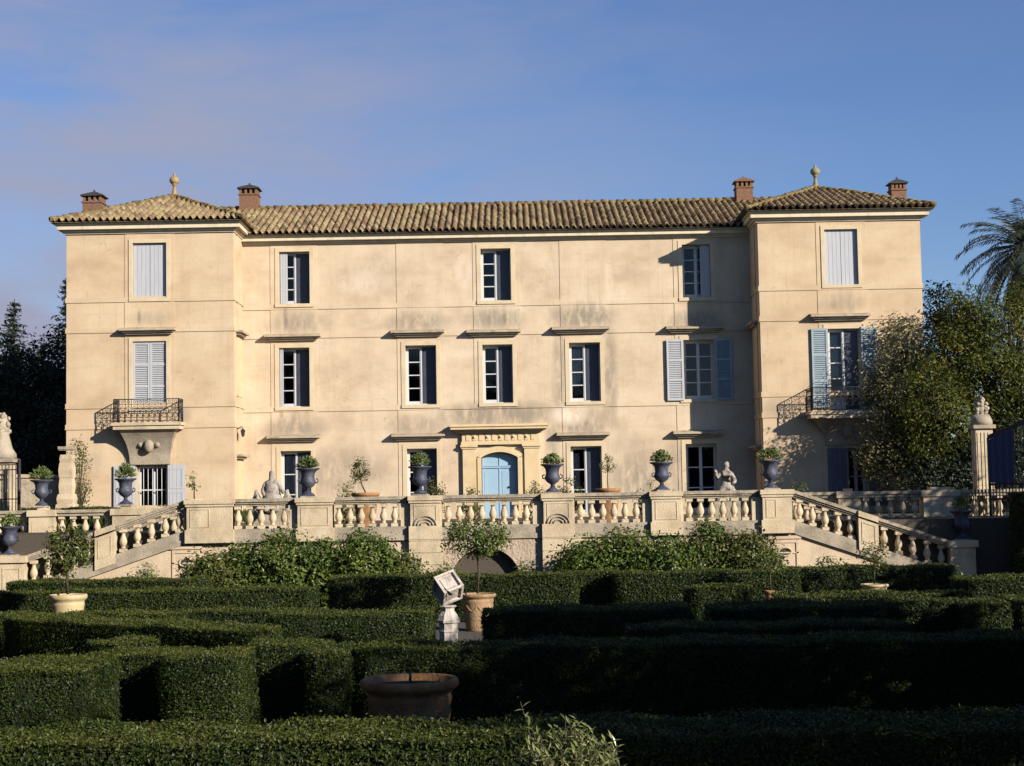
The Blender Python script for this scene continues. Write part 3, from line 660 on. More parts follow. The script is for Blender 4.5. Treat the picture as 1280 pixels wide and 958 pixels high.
shutter(o, x0-.78, x0-.04, z0, z1, YW-.10, 'plain', M['shut_dark']); shutter(o, x1+.04, x1+.78, z0, z1, YW-.10, 'plain', M['shut_dark'])
# blind windows with hoods on the flank of each wing
for x, s_ in ((LX1, 1), (RX0, -1)):
    for zt in (az(300, 413, 63), az(300, 568, 63)):
        mb = MB(); mb.box(min(x, x+s_*.05), max(x, x+s_*.05), YW+.55, YM-.45, zt-2.6, zt-.3)
        o = mb.build('window', M['cream'], house)
        mb = MB(); a, b = sorted((x, x+s_*.30)); mb.box(a, b, YW+.35, YM-.25, zt-.09, zt); a, b = sorted((x, x+s_*.18)); mb.box(a, b, YW+.45, YM-.35, zt-.17, zt-.092)
        mb.build('hood', M['hood'], o)

# balconies
def balcony(pa, pb, pyr, pyt, pyb, depth, bl, name_m):
    yf = YW - depth
    x0, x1 = ax(pa, pyt, yf), ax(pb, pyt, yf); zt = az((pa+pb)/2, pyt, yf); zr = az((pa+pb)/2, pyr, yf)
    mb = MB(); mb.box(x0-.06, x1+.06, yf-.06, YW-.004, zt-.12, zt); mb.box(x0, x1, yf, YW-.005, zt-.27, zt-.121)
    slab = mb.build('balcony', M['stone'], house)
    # bracket: a flared console narrowing down to the wall
    zb = az((pa+pb)/2, pyb, YW); n = 12; v = []; xm = (x0+x1)/2; W0 = (x1-x0)/2 - .18; W1 = bl
    for i in range(n+1):
        t_ = i/n; q = (1-t_)**2.2; wv = W1 + (W0-W1)*q; dv = .16 + (depth-.1-.16)*q; z = zt - .27 - (zt-.27-zb)*t_
        v += [(xm-wv, YW-.003, z), (xm-wv, YW-dv, z), (xm+wv, YW-dv, z), (xm+wv, YW-.003, z)]
    f = [(4*i+k, 4*i+k+1, 4*i+k+5, 4*i+k+4) for i in range(n) for k in range(3)] + [(3, 2, 1, 0), (4*n, 4*n+1, 4*n+2, 4*n+3)]
    mb = MB(); mb.add(v, f)
    mb.ball((xm, YW-.36, (zt+zb)/2-.1), .2, 8, (1, 1, 1.3)); mb.ball((xm-.33, YW-.30, (zt+zb)/2-.05), .11, 8); mb.ball((xm+.33, YW-.30, (zt+zb)/2-.05), .11, 8)
    mb.build('bracket', M['grime_stone'], slab)
    mb = MB(); e = .03
    def run(a, b):
        a, b = Vector(a), Vector(b); d = b-a; ln = d.length; d.normalize(); h = zr - zt
        for z, r in ((zt+.06, .014), (zt+h*.78, .012), (zr, .022)): mb.tube([a+Vector((0,0,z)), b+Vector((0,0,z))], r, 6)
        n = max(3, int(ln/.22)); q = ln/n
        for k in range(n+1): p = a + d*q*k; mb.tube([p+Vector((0,0,zt)), p+Vector((0,0,zr))], .011 if 0 < k < n else .026, 5)
        for k in range(n):
            c = a + d*q*(k+.5)
            for zz, r in ((zt+h*.30, q*.42), (zt+h*.60, q*.36), (zt+h*.89, q*.22)):
                pts = [c + d*math.cos(t_)*r + Vector((0, 0, zz+math.sin(t_)*r*.95)) for t_ in np.linspace(0, 2*PI, 11)]
                mb.tube(pts, .010, 4)
            pts = [c + d*math.cos(t_)*q*.25*(1-t_/9) + Vector((0, 0, zt+h*.45+math.sin(t_)*q*.25*(1-t_/9))) for t_ in np.linspace(0, 7, 12)]
            mb.tube(pts, .009, 4)
    run((x0+e, YW-.02, 0), (x0+e, yf+e, 0)); run((x0+e, yf+e, 0), (x1-e, yf+e, 0)); run((x1-e, yf+e, 0), (x1-e, YW-.02, 0))
    mb.build('railing', M['iron'], slab)
balcony(141, 224, 499, 528, 581, .80, .78, None); balcony(1014, 1112, 484, 513.5, 556, 1.0, .8, None)

# the doorway
mb = MB(); e = .30; yd = YM
A2 = arch(dx0-e, dx1+e, dspr+.05, dz1+e*.75, 14)
for i in range(14):
    for (pr, i0, i1) in ((.13, .02, .5), (.085, .5, 1.0)):
        def lp(P, Q, t_): return (P[0]+(Q[0]-P[0])*t_, P[1]+(Q[1]-P[1])*t_)
        p0, p1, q0, q1 = lp(A[i], A2[i], i0), lp(A[i+1], A2[i+1], i0), lp(A[i], A2[i], i1), lp(A[i+1], A2[i+1], i1)
        mb.prism([p0, p1, q1, q0], yd-pr, yd-.003)
for s_ in (0, 1):
    a, b = (dx0-e, dx0-.006) if s_ == 0 else (dx1+.006, dx1+e)
    m_ = (a+b)/2
    mb.box(a, m_ if s_ == 0 else b, yd-.085, yd-.003, TER, dspr+.05) if s_ == 0 else mb.box(m_, b, yd-.085, yd-.003, TER, dspr+.05)
    mb.box(m_, b, yd-.13, yd-.003, TER, dspr) if s_ == 0 else mb.box(a, m_, yd-.13, yd-.003, TER, dspr)
pl = [(ax(579, 600, yd), ax(595, 600, yd)), (ax(656, 600, yd), ax(674, 600, yd))]
zc_ = az(624, 556, yd)
for a, b in pl:
    mb.box(a, b, yd-.16, yd-.003, TER, zc_-.16); mb.box(a-.05, b+.05, yd-.20, yd-.003, zc_-.16, zc_-.09); mb.box(a-.09, b+.09, yd-.25, yd-.003, zc_-.088, zc_); mb.box(a-.05, b+.05, yd-.2, yd-.004, TER+.002, TER+.25)
ex0, ex1 = pl[0][0]-.06, pl[1][1]+.06; zf = az(624, 541, yd)
mb.box(ex0, ex1, yd-.19, yd-.003, zc_+.002, zc_+.13); mb.box(ex0+.04, ex1-.04, yd-.16, yd-.003, zc_+.13, zf)
n = 11
for k in range(n):
    xa = ex0 + .15 + (ex1-ex0-.3)*(k+.5)/n; mb.box(xa-.075, xa+.075, yd-.185, yd-.158, zc_+.17, zf-.03)
    if k % 2: mb.ball((xa, yd-.19, (zc_+.13+zf)/2), .055, 6)
hx0, hx1 = ax(563, 535, yd-.5), ax(684, 535, yd-.5); zt = az(624, 531.5, yd-.5)
for (pr, z0, z1, q) in ((.28, zf, zf+.07, .22), (.40, zf+.07, zf+.13, .12), (.55, zf+.13, zt-.05, 0), (.60, zt-.05, zt, -.05)): mb.box(hx0+q, hx1-q, yd-pr, yd-.003, z0, z1)
mb.box(hx0, hx1, yd-.3, yd-.004, zt, zt+.05)
surr = mb.build('door_surround', M['cream'], house)
mb = MB(); yl = yd + .19; dw = dx1 - dx0; zl_ = az(624, 583, yd)
Ad = arch(dx0+.03, dx1-.03, dspr, dz1-.04)
mb.prism([(dx0+.005, TER+.02)] + [(dx1-.005, TER+.02)] + [(p[0], min(p[1], dz1-.03)) for p in Ad[::-1]], yl+.02, yl+.06)
mb.box(dx0+.02, dx1-.02, yl-.06, yl+.019, zl_-.07, zl_+.03); mb.box(dx0+.02, dx1-.02, yl-.08, yl-.061, zl_+.0, zl_+.03)
xm = (dx0+dx1)/2
for a, b in ((dx0+.03, xm-.006), (xm+.006, dx1-.03)):
    mb.box(a, b, yl-.012, yl+.019, TER+.03, zl_-.071)
    for q0, q1 in ((.12, .75), (.9, 1.9)):
        mb.box(a+.09, b-.09, yl-.022, yl-.0115, TER+q0, min(TER+q1, zl_-.15))
mb.box(xm-.03, xm+.03, yl-.035, yl-.0125, TER+.03, zl_-.071); mb.box(xm-.02, xm+.02, yl-.01, yl+.019, zl_+.031, dz1-.1)
door = mb.build('door', M['door'], house)
mb = MB(); hx, hz_ = at(636.5, 609, yl); mb.ball((hx, yl-.05, hz_), .045, 8); mb.ball((hx, yl-.02, hz_), .03, 8); mb.build('handle', M['iron'], door)

# wall lantern on the flank of the left wing
o = thing('wall_lantern', 'small black iron lantern on the flank of the left wing', 'lantern', (LX1, YW+.5, az(298, 537, YW+.5)))
c = wloc(o); mb = MB(); mb.tube([c, c+Vector((.22, 0, .12)), c+Vector((.26, 0, .05))], .018, 6); mb.box(c.x+.001, c.x+.03, c.y-.06, c.y+.06, c.z-.15, c.z+.12); mb.build('bracket', M['iron'], o)
mb = MB(); mb.lathe([(.05, -.22), (.09, -.0), (.10, .02), (.03, .08), (.01, .12)], (c.x+.26, c.y, c.z-.07), 8, False); mb.build('lamp', M['iron'], o)

# ------------------------------------------------------------------ terrace wall and balustrade
RT = az(612, 618.5, YT-.1)                  # top of rail
RAIL, PB = .22, RT - .22 - .70              # rail thickness; foot of the balusters
PL0 = PB - .42                              # foot of the plinth band
BAL_H = .70
def baluster_bm():
    mb = MB(); h = BAL_H; p = [(.055, .10), (.075, .115), (.075, .135), (.05, .15), (.075, .19), (.108, .26), (.115, .32), (.10, .39), (.07, .46), (.052, .53), (.05, .555), (.068, .57), (.068, .585), (.055, .60)]
    mb.box(-.105, .105, -.105, .105, 0, .10); mb.lathe(p, n=14); mb.box(-.10, .10, -.10, .10, .60, h)
    return mb
wall_t = thing('terrace_wall', 'long stone terrace wall with balustrade and fountain niche below the house', 'wall', (0, YT, 0))
proto_bal = baluster_bm().build('baluster', M['stone'], wall_t, local=True)
pedpx = [(233.5, 290), (372, 415), (513, 550), (679.5, 716), (815, 851), (953.5, 990)]
ped = [(ax(a, 640, YT-.15), ax(b, 640, YT-.15)) for a, b in pedpx]
def pedestal(x0, x1, parent, zb=PL0+.02, zt=None, yc=YT+.12, panel=True, d=.30, shell=False, split=None):
    zt = zt or RT; mb = MB(); y0, y1 = yc-d, yc+d
    mb.box(x0, x1, y0, y1, zb, zt-RAIL); mb.box(x0-.04, x1+.04, y0-.04, y1+.04, zt-RAIL+.001, zt-.14); mb.box(x0-.075, x1+.075, y0-.075, y1+.075, zt-.139, zt+.004)
    mb.box(x0-.05, x1+.05, y0-.05, y1+.05, zb, PB+.002 + (zt-RT))
    if panel:
        a, b, c, e = x0+.10, (split or x1)-.10, PB+.07+(zt-RT), zt-RAIL-.06
        for q in ((a, b, c, c+.03), (a, b, e-.03, e), (a, a+.03, c+.03, e-.03), (b-.03, b, c+.03, e-.03)): mb.box(q[0], q[1], y0-.016, y0-.001, q[2], q[3])
    o = mb.build('pedestal', M['stone'], parent)
    if shell:
        mb = MB(); xm = (x0+x1)/2; zb_ = PB - .02
        for r in (.14, .24, .34):
            mb.tube([(xm+math.cos(t_)*r, y0-.03, zb_+.02+math.sin(t_)*r*.9) for t_ in np.linspace(0, PI, 13)], .022, 6)
        mb.build('shell_carving', M['grime_stone'], o)
    return o
for i, (a, b) in enumerate(ped):
    pedestal(a, b, wall_t, panel=True, shell=i in (2, 3), zb=PL0+.02, split=(a + (b-a)*.58) if i in (0, 5) else None)
def rail_run(x0, x1, parent, y=YT+.12, zt=None, lab='rail'):
    zt = zt or RT; mb = MB(); mb.box(x0, x1, y-.22, y+.22, zt-.10, zt); mb.box(x0, x1, y-.17, y+.17, zt-.16, zt-.101); mb.box(x0, x1, y-.12, y+.12, zt-RAIL, zt-.161); return mb.build('rail', M['coping'], parent)
def half(x0, x1, parent, y=YT+.12, zt=None):
    """flat half pier closing a run of balusters"""
    zt = zt or RT; mb = MB(); mb.box(x0, x1, y-.13, y+.13, PB+(zt-RT)-.001, zt-RAIL+.001); return mb.build('half_pier', M['stone'], parent)
first = True; bays = [6, 6, 8, 6, 6]
firstpx = [(282.4, 354.7), (423, 493), (559.8, 658), (725.8, 795.4), (862, 932)]
for i, nb in enumerate(bays):
    a, b = ped[i][1], ped[i+1][0]
    rail_run(a+.076, b-.076, wall_t)
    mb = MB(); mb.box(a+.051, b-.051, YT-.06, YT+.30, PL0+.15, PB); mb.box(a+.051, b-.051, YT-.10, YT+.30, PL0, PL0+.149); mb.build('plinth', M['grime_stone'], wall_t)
    xa, xb = ax(firstpx[i][0], 636, YT), ax(firstpx[i][1], 636, YT)
    half(a, xa-.19, wall_t); half(xb+.19, b, wall_t)
    for k in range(nb):
        x = xa + (xb-xa)*k/(nb-1)
        if first: proto_bal.location = Vector((x, YT+.12, PB)) - wloc(wall_t); first = False
        else: inst(proto_bal, wall_t, (x, YT+.12, PB))
WX0, WX1 = ax(205, 690, YT), ax(1012, 690, YT)
nx0, nx1 = ax(562, 700, YT), ax(651, 700, YT); nzt = az(606, 685, YT)
mb = MB(); pierced(mb, WX0, WX1, -.2, PL0+.001, YT, [[nx0, nx1, -.2, nzt, .95]], .9)
nspr = nzt - (nx1-nx0)/2*.98
An = arch(nx0, nx1, nspr, nzt - .005, 18)
for p, q in zip(An[:-1], An[1:]): mb.prism([p, q, (q[0], nzt+.002), (p[0], nzt+.002)], YT+.004, YT+.93)
mb.build('wall', M['lowwall'], wall_t)
mb = MB(); mb.quad((nx0, YT+.94, -.1), (nx1, YT+.94, -.1), (nx1, YT+.94, nzt), (nx0, YT+.94, nzt)); mb.build('niche', M['niche'], wall_t)
# rough stone round the niche, banded piers beside it, arch ring
x5, x6 = ped[2][1]+.002, ped[3][0]-.002
mb = MB(); cxn = (nx0+nx1)/2
A3 = arch(nx0-.02, nx1+.02, nspr, nzt+.02, 18)
mb.box(x5, nx0-.021, YT-.035, YT-.001, 0, nspr); mb.box(nx1+.021, x6, YT-.035, YT-.001, 0, nspr)
for p, q in zip(A3[:-1], A3[1:]): mb.prism([p, q, (q[0], PL0-.01), (p[0], PL0-.01)], YT-.035, YT-.001)
mb.prism([(x5, nspr), (nx0-.02, nspr), (nx0-.02, PL0-.01), (x5, PL0-.01)], YT-.035, YT-.001); mb.prism([(nx1+.02, nspr), (x6, nspr), (x6, PL0-.01), (nx1+.02, PL0-.01)], YT-.035, YT-.001)
mb.build('rough_facing', M['rough'], wall_t)
for i in (2, 3):
    a, b = ped[i]; mb = MB(); z = 0; k = 0
    while z < PL0 - .01:
        h = min(.36, PL0-z); mb.box(a-.05, b+.05 if i == 2 else b+.25, YT-.22, YT-.002, z+.012, z+h-.012); mb.box(a-.03, b+.03 if i == 2 else b+.23, YT-.20, YT-.003, z+h-.013, z+h+.013); z += h
    mb.box(a-.05, b+.05, YT-.21, YT-.0025, PL0-.013, PL0+.03)
    mb.build('pier', M['stone'], wall_t)
# end panels; a near-black disc paints the dark inside of each oval opening
for pxo, pyo, s_ in ((232.5, 703.5, -1), (981, 690, 1)):
    cx, cz = at(pxo, pyo, YT)
    mb = MB(); a, b = cx-.42, cx+.42; zt = PL0-.18
    for q in ((a, b, zt-.10, zt), (a, a+.07, 0, zt-.10), (b-.07, b, 0, zt-.10), (a, b, zt-.42, zt-.38)): mb.box(q[0], q[1], YT-.03, YT-.001, q[2], q[3])
    mb.box(a-.08, b+.08, YT-.07, YT-.002, zt+.02, zt+.12)
    p_ = mb.build('panel', M['lowwall'], wall_t)
    mb = MB()
    mb.tube([(cx+math.cos(t_)*.20, YT-.02, cz+math.sin(t_)*.13) for t_ in np.linspace(0, 2*PI, 21)], .03, 6)
    mb.build('oval_ring', M['stone'], p_)
    mb = MB(); n = 20; mb.add([(cx+math.cos(2*PI*k/n)*.20, YT-.006, cz+math.sin(2*PI*k/n)*.13) for k in range(n)], [tuple(range(n))]); mb.build('oval_shade_disc', M['slate'], p_)

# staircases at both ends: parapet in the plane of the terrace wall, steps behind it
def staircase(s_, label, xtop, ztop, pxs, end_x):
    """s_ -1 goes down to the left, +1 to the right; pxs: (px,py) of the rail top at start, middle pedestal, end"""
    pts = [at(px, py, YT-.1) for px, py in pxs]
    st = thing('stone_staircase', label, 'staircase', (pts[1][0], YT, 0))
    (xa, za), (xm, zm), (xb, zb) = pts
    slope = (zb-za)/(xb-xa)
    def rz(x): return za + slope*(x-xa)
    mw = .30
    m0, m1 = (xm-s_*mw, xm+s_*mw)
    mb = MB()
    def band(x0, x1, t0, t1, y0, y1):
        p = [(x0, rz(x0)+t0), (x1, rz(x1)+t0), (x1, rz(x1)+t1), (x0, rz(x0)+t1)]
        if x1 < x0: p = p[::-1]
        mb.prism(p, y0, y1)
    for (u0, u1) in ((xa, m0), (m1, xb)):
        band(u0, u1, -.10, 0, YT-.10, YT+.34); band(u0, u1, -.16, -.101, YT-.05, YT+.29); band(u0, u1, -RAIL, -.161, YT, YT+.24)
    mb.build('rail', M['coping'], st)
    mb = MB()
    x0, x1 = xa, xb
    lo = -RAIL-.70-.42
    for (u0, u1) in ((xa, xb),):
        band(u0, u1, lo+.15, -RAIL-.70, YT-.06, YT+.30); band(u0, u1, lo, lo+.149, YT-.10, YT+.30)
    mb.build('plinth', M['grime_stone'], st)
    mb = MB(); p = [(xa, 0), (xb, 0), (xb, max(.02, rz(xb)+lo)), (xa, rz(xa)+lo)]
    if xb < xa: p = p[::-1]
    mb.prism(p, YT+.001, YT+.28); mb.build('wall', M['lowwall'], st)
    mb = MB(); band(m0, m1, lo+.15, -RAIL+.001, YT-.13, YT+.36); band(m0, m1, -.16, .012, YT-.16, YT+.40)
    i0, i1 = m0 + s_*.09, m1 - s_*.09
    band(i0, i1, -RAIL-.10, -RAIL-.07, YT-.146, YT-.131); band(i0, i1, -RAIL-.66, -RAIL-.63, YT-.146, YT-.131)
    for q in (i0, i1 - s_*.03): band(q, q + s_*.03, -RAIL-.63, -RAIL-.10, YT-.146, YT-.131)
    mb.build('pedestal', M['stone'], st)
    mb = MB(); a, b = sorted((xb, xb+s_*.75)); zt = rz(xb)
    mb.box(a, b, YT-.2, YT+.44, 0, zt-.2); mb.box(a-.08, b+.08, YT-.28, YT+.52, zt-.2, zt); mb.box(a-.06, b+.06, YT-.26, YT+.5, 0, .25)
    for q in ((a+.1, b-.1, zt-.4, zt-.36), (a+.1, b-.1, .45, .49), (a+.1, a+.14, .49, zt-.4), (b-.14, b-.1, .49, zt-.4)): mb.box(q[0], q[1], YT-.218, YT-.201, q[2], q[3])
    mb.build('pedestal', M['stone'], st)
    for (u0, u1) in ((xa, m0), (m1, xb)):
        n = int(abs(u1-u0)/.36)
        for k in range(n):
            x = u0 + (u1-u0)*(k+.5)/n; inst(proto_bal, st, (x, YT+.12, rz(x)-RAIL-.70))
    # the parapet on the far side of the steps
    yo = 2.75; mb = MB(); band(xa, xb, -.10, 0, YT+yo-.2, YT+yo+.2); band(xa, xb, -RAIL, -.101, YT+yo-.12, YT+yo+.12); mb.build('rail', M['coping'], st)
    mb = MB(); band(xa, xb, -RAIL-1.2, -RAIL-.70, YT+yo-.2, YT+yo+.2); mb.build('plinth', M['grime_stone'], st)
    n = int(abs(xb-xa)/.36)
    for k in range(n):
        x = xa + (xb-xa)*(k+.5)/n; inst(proto_bal, st, (x, YT+yo, rz(x)-RAIL-.70))
    # steps between the parapet and the terrace behind it
    mb = MB(); n = 14
    for k in range(n):
        x0 = xa + (xb+s_*.6-xa)*k/n; x1 = xa + (xb+s_*.6-xa)*(k+1)/n; a, b = sorted((x0, x1)); z = TER - (TER-.25)*(k+1)/n
        mb.box(a, b, YT+.301, YT+2.5, 0, z)
    mb.build('steps', M['grime_stone'], st)
    return st, rz
stL, rzL = staircase(-1, 'stone staircase going down to the left beside the round yellow pot', None, None, [(231, 625), (131, 661), (31, 695)], None)
stR, rzR = staircase(1, 'stone staircase going down to the right towards the dark iron gate', None, None, [(992, 612.5), (1085, 643), (1187, 676)], None)

# upper balustrades at the back of the stairs
YU = 52.6
def back_balustrade(label, px0, px1, py_top, pedpx, pym):
    zt = az((px0+px1)/2, py_top, YU); x0, x1 = ax(px0, pym, YU), ax(px1, pym, YU)
    o = thing('stone_balustrade', label, 'balustrade', ((x0+x1)/2, YU, 0))
    P = [(ax(a, pym, YU), ax(b, pym, YU)) for a, b in pedpx]
    for a, b in P:
        mb = MB(); mb.box(a, b, YU-.18, YU+.42, zt-1.25, zt-.2); mb.box(a-.06, b+.06, YU-.24, YU+.48, zt-.2, zt+.01); mb.box(a+.1, b-.1, YU-.19, YU-.181, zt-.85, zt-.35)
        mb.box(a+.25, b-.25, YU-.1, YU+.3, zt+.01, zt+.10)
        mb.build('pedestal', M['stone'], o)
    edges = [x0] + [v for p in P for v in p] + [x1]
    for i in range(0, len(edges), 2):
        a, b = edges[i], edges[i+1]
        if b - a < .3: continue
        y = YU+.12
        mb = MB(); mb.box(a, b, y-.2, y+.2, zt-.10, zt); mb.box(a, b, y-.14, y+.14, zt-.2, zt-.101); mb.build('rail', M['coping'], o)
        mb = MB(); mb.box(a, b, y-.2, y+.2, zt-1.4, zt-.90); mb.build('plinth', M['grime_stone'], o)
        n = max(1, int((b-a)/.37))
        for k in range(n): inst(proto_bal, o, (a+(b-a)*(k+.5)/n, y, zt-.90))
    mb = MB(); mb.box(x0, x1, YU-.05, YU+.3, 0, zt-1.39); mb.build('wall', M['lowwall'], o)
    return o, zt
backL, ZBL = back_balustrade('stone balustrade behind the left staircase with a blue urn on its wide pedestal', -60, 232, 637.5, [(38, 69), (142, 232)], 655)
backR, ZBR = back_balustrade('stone balustrade behind the right staircase, half in shadow', 985, 1290, 613.5, [(1047, 1075), (1153, 1196)], 635)

# ------------------------------------------------------------------ urns and pots
u0 = thing('garden_urn', '', 'urn', (0, 0, 0))
mb = MB(); mb.lathe([(.07, .20), (.055, .26), (.09, .29), (.19, .36), (.235, .45), (.24, .50), (.215, .55), (.20, .62), (.215, .74), (.27, .82), (.355, .86), (.365, .885), (.345, .90), (.25, .86), (.2, .80)], n=24, wob=0.0)
for s_ in (-1, 1): mb.tube([(s_*.22, 0, .44), (s_*.30, 0, .47), (s_*.31, 0, .54), (s_*.24, 0, .58)], .022, 6)
mb.build('bowl', M['urn'], u0, local=True)
mb = MB(); mb.lathe([(.20, .08), (.19, .11), (.13, .14), (.085, .18), (.07, .205)], n=20); mb.box(-.20, .20, -.20, .20, .04, .08); mb.build('foot', M['urn'], u0, local=True)
mb = MB(); mb.box(-.25, .25, -.25, .25, 0, .04); mb.build('plinth', M['coping'], u0, local=True)
mb = MB(); mb.lathe([(.26, .84), (.2, .86), (.05, .87)], n=16); mb.build('soil', M['soil'], u0, local=True)
def tuft(c, r, n, h, m, name, label, cat, group=None, ls=.16, spiky=True):
    """plant growing out of a pot"""
    o = thing(name, label, cat, c, group=group); mb = MB()
    a = rng.uniform(0, 2*PI, n); e = rng.uniform(.25, 1.45, n); d = np.stack([np.cos(a)*np.cos(e), np.sin(a)*np.cos(e), np.sin(e)], 1)
    ln = rng.uniform(.5, 1, n)[:, None]; P = d*ln*np.array([r, r, h])*.8
    if spiky:
        Nn = np.cross(d, rng.normal(0, 1, (n, 3))); mb.leaves(P + np.array(c), Nn, ls, .26, .1, T=d)
        k = n//2; mb.leaves(P[:k]*1.1 + np.array(c), d[:k], ls*.5, .5, .7)
    else: mb.leaves(P + np.array(c), d, ls, .5, .7)
    mb.build('foliage', m, o)
    mb = MB()
    for i in range(6): mb.tube([c, tuple(np.array(c) + P[i]*.8)], .008, 4)
    mb.build('stem', M['bark'], o); return o
urn_spots = [(157, 'blue grey urn before the barred ground floor window', YU+.1, ZBL, 640, 'small agave in the urn before the barred window'),
             (385, 'blue grey urn in front of the window beside the seated statue', YT+.12, RT, 625, 'grassy plant in the urn near the seated statue'),
             (525, 'blue grey urn to the left of the blue door', YT+.12, RT, 622, 'leafy plant in the urn left of the blue door'),
             (690.5, 'blue grey urn just right of the blue door', YT+.12, RT, 618, 'bushy plant in the urn just right of the blue door'),
             (827, 'blue grey urn at the edge of the wing shadow', YT+.12, RT, 615, 'round green plant in the urn at the edge of the shadow'),
             (963, 'blue grey urn at the head of the right staircase', YT+.12, RT, 612, 'overhanging yellow green plant in the urn at the right staircase'),
             (52, 'blue grey urn before the low stone boundary wall', YU+.1, ZBL, 640, 'thin plant in the urn before the low stone wall'),
             (12, 'blue grey urn at the foot of the left staircase', YT+.12, None, 690, 'small plant in the urn at the foot of the left staircase'),
             (1202, 'shaded blue urn at the foot of the right staircase', YT+.12, None, 672, 'green plant in the shaded urn beside the iron gate')]
for i, (px, lab, Y, z, pyb, plab) in enumerate(urn_spots):
    if z is None: z = (rzL(ax(31, 695, YT-.1)) if px < 600 else rzR(ax(1187, 676, YT-.1)))
    else: z = z + (.10 if Y > YT+1 else .005)
    x = ax(px, pyb-20, Y)
    sc_ = 1.0
    if i == 0: u = u0; u.location = (x, Y, z); u['label'] = lab; u['group'] = 'blue urns along the balustrades'
    else: u = dup(u0, (x, Y, z), lab, rz=random.uniform(-.3, .3), group='blue urns along the balustrades')
    tuft((x, Y, z+.86), .42+.14*random.random(), 340 if px != 963 else 600, .42+.26*random.random(), M['succulent'], 'potted_plant', plab, 'plant', 'plants in the blue urns', ls=.17 if i in (0, 1, 6) else .12, spiky=i in (0, 1, 2, 5, 6, 8))

pot_groups = 'terracotta and yellow pots among the hedges'
def pot(name, label, c, r, h, m, n=28, soil=True, swag=False):
    o = thing(name, label, 'flower pot', c); mb = MB()
    mb.lathe([(r*.62, 0), (r*.64, .03*h), (r*.69, .25*h), (r*.76, .52*h), (r*.83, .76*h), (r*.855, .80*h), (r*.855, .83*h), (r*.835, .845*h), (r*.85, .87*h), (r*.93, .90*h), (r*.99, .925*h), (r*1.0, .95*h), (r*.99, .985*h), (r*.95, 1.0*h), (r*.86, .99*h), (r*.82, .9*h)], c, n)
    o_b = mb.build('body', m, o)
    if swag:
        mb = MB()
        for k in range(8):
            a = 2*PI*k/8; pts = [(c[0]+math.cos(a+q)*r*(.815-.05*math.sin(PI*(q/.78))), c[1]+math.sin(a+q)*r*(.815-.05*math.sin(PI*(q/.78))), c[2]+h*(.70-.16*math.sin(PI*q/.78))) for q in np.linspace(0, .78, 9)]
            mb.tube(pts, .016, 5)
        mb.build('garland_relief', m, o_b)
    mb = MB(); mb.lathe([(r*.85, .93*h), (r*.4, .955*h), (.02, .97*h)], c, 20); mb.build('soil', M['soil'], o); return o
def ptz(px, py, Y): x, z = at(px, py, Y); return x, Y, z
M['terracotta_red'] = mat('old red terracotta', [(.27, .125, .05), (.36, .18, .075), (.42, .25, .12)], 4, .9, .4, 30, spec=.1, grime=((.11, .08, .05), .75, 3.5, (1, 1, .5)))
x, z = at(512, 848, 18.3); pot('flower_pot', 'big terracotta pot with rolled rim behind the front hedge', (x, 18.3, 0), .56, z, M['terracotta_red'], 40, swag=True)
mb = MB(); mb.tube([(x, 18.3, z-.08), (x+.01, 18.3, z+.02), (x-.005, 18.3, z+.10)], [.02, .016, .008], 6); tag(mb.build('plant_stump', M['bark']), 'short dry stump standing in the soil of the big terracotta pot', 'stump')
x, z = at(85, 743, 35.6); pot('flower_pot', 'round yellow pot with a citrus tree by the left staircase', (x, 35.6, 0), .42, z, M['yellow_pot']); P_YL = (x, 35.6, z)
x, z = at(597, 742, 38); pot('flower_pot', 'tall weathered pot with a tree right of the white sundial', (x, 38, 0), .44, z, M['terracotta'], swag=True); P_C = (x, 38, z)
x, z = at(1093, 730, 41); pot('flower_pot', 'yellow pot with a sparse tree below the right staircase', (x, 41, 0), .36, z, M['yellow_pot']); P_YR = (x, 41, z)
x, z = at(963.5, 738.5, 39.5); pot('flower_pot', 'little pink terracotta pot below the oval opening', (x, 39.5, 0), .155, z, M['terracotta_red']); P_S = (x, 39.5, z)
YP = 51.6
x, z = at(457, 616, YP); pot('flower_pot', 'orange terracotta pot with a small tree on the terrace', (x, YP, TER), .46, z-TER, M['terracotta_red']); P_T1 = (x, YP, z)
x, z = at(760, 610.5, YP); pot('flower_pot', 'wide orange terracotta pot on the terrace beside the open window', (x, YP, TER), .42, z-TER, M['terracotta_red']); P_T2 = (x, YP, z)
x, z = at(243, 626, YP); pot('flower_pot', 'low pale pot with a bare shrub beside the barred window', (x, YP, TER), .30, z-TER+.05, M['cream']); P_T0 = (x, YP, z)

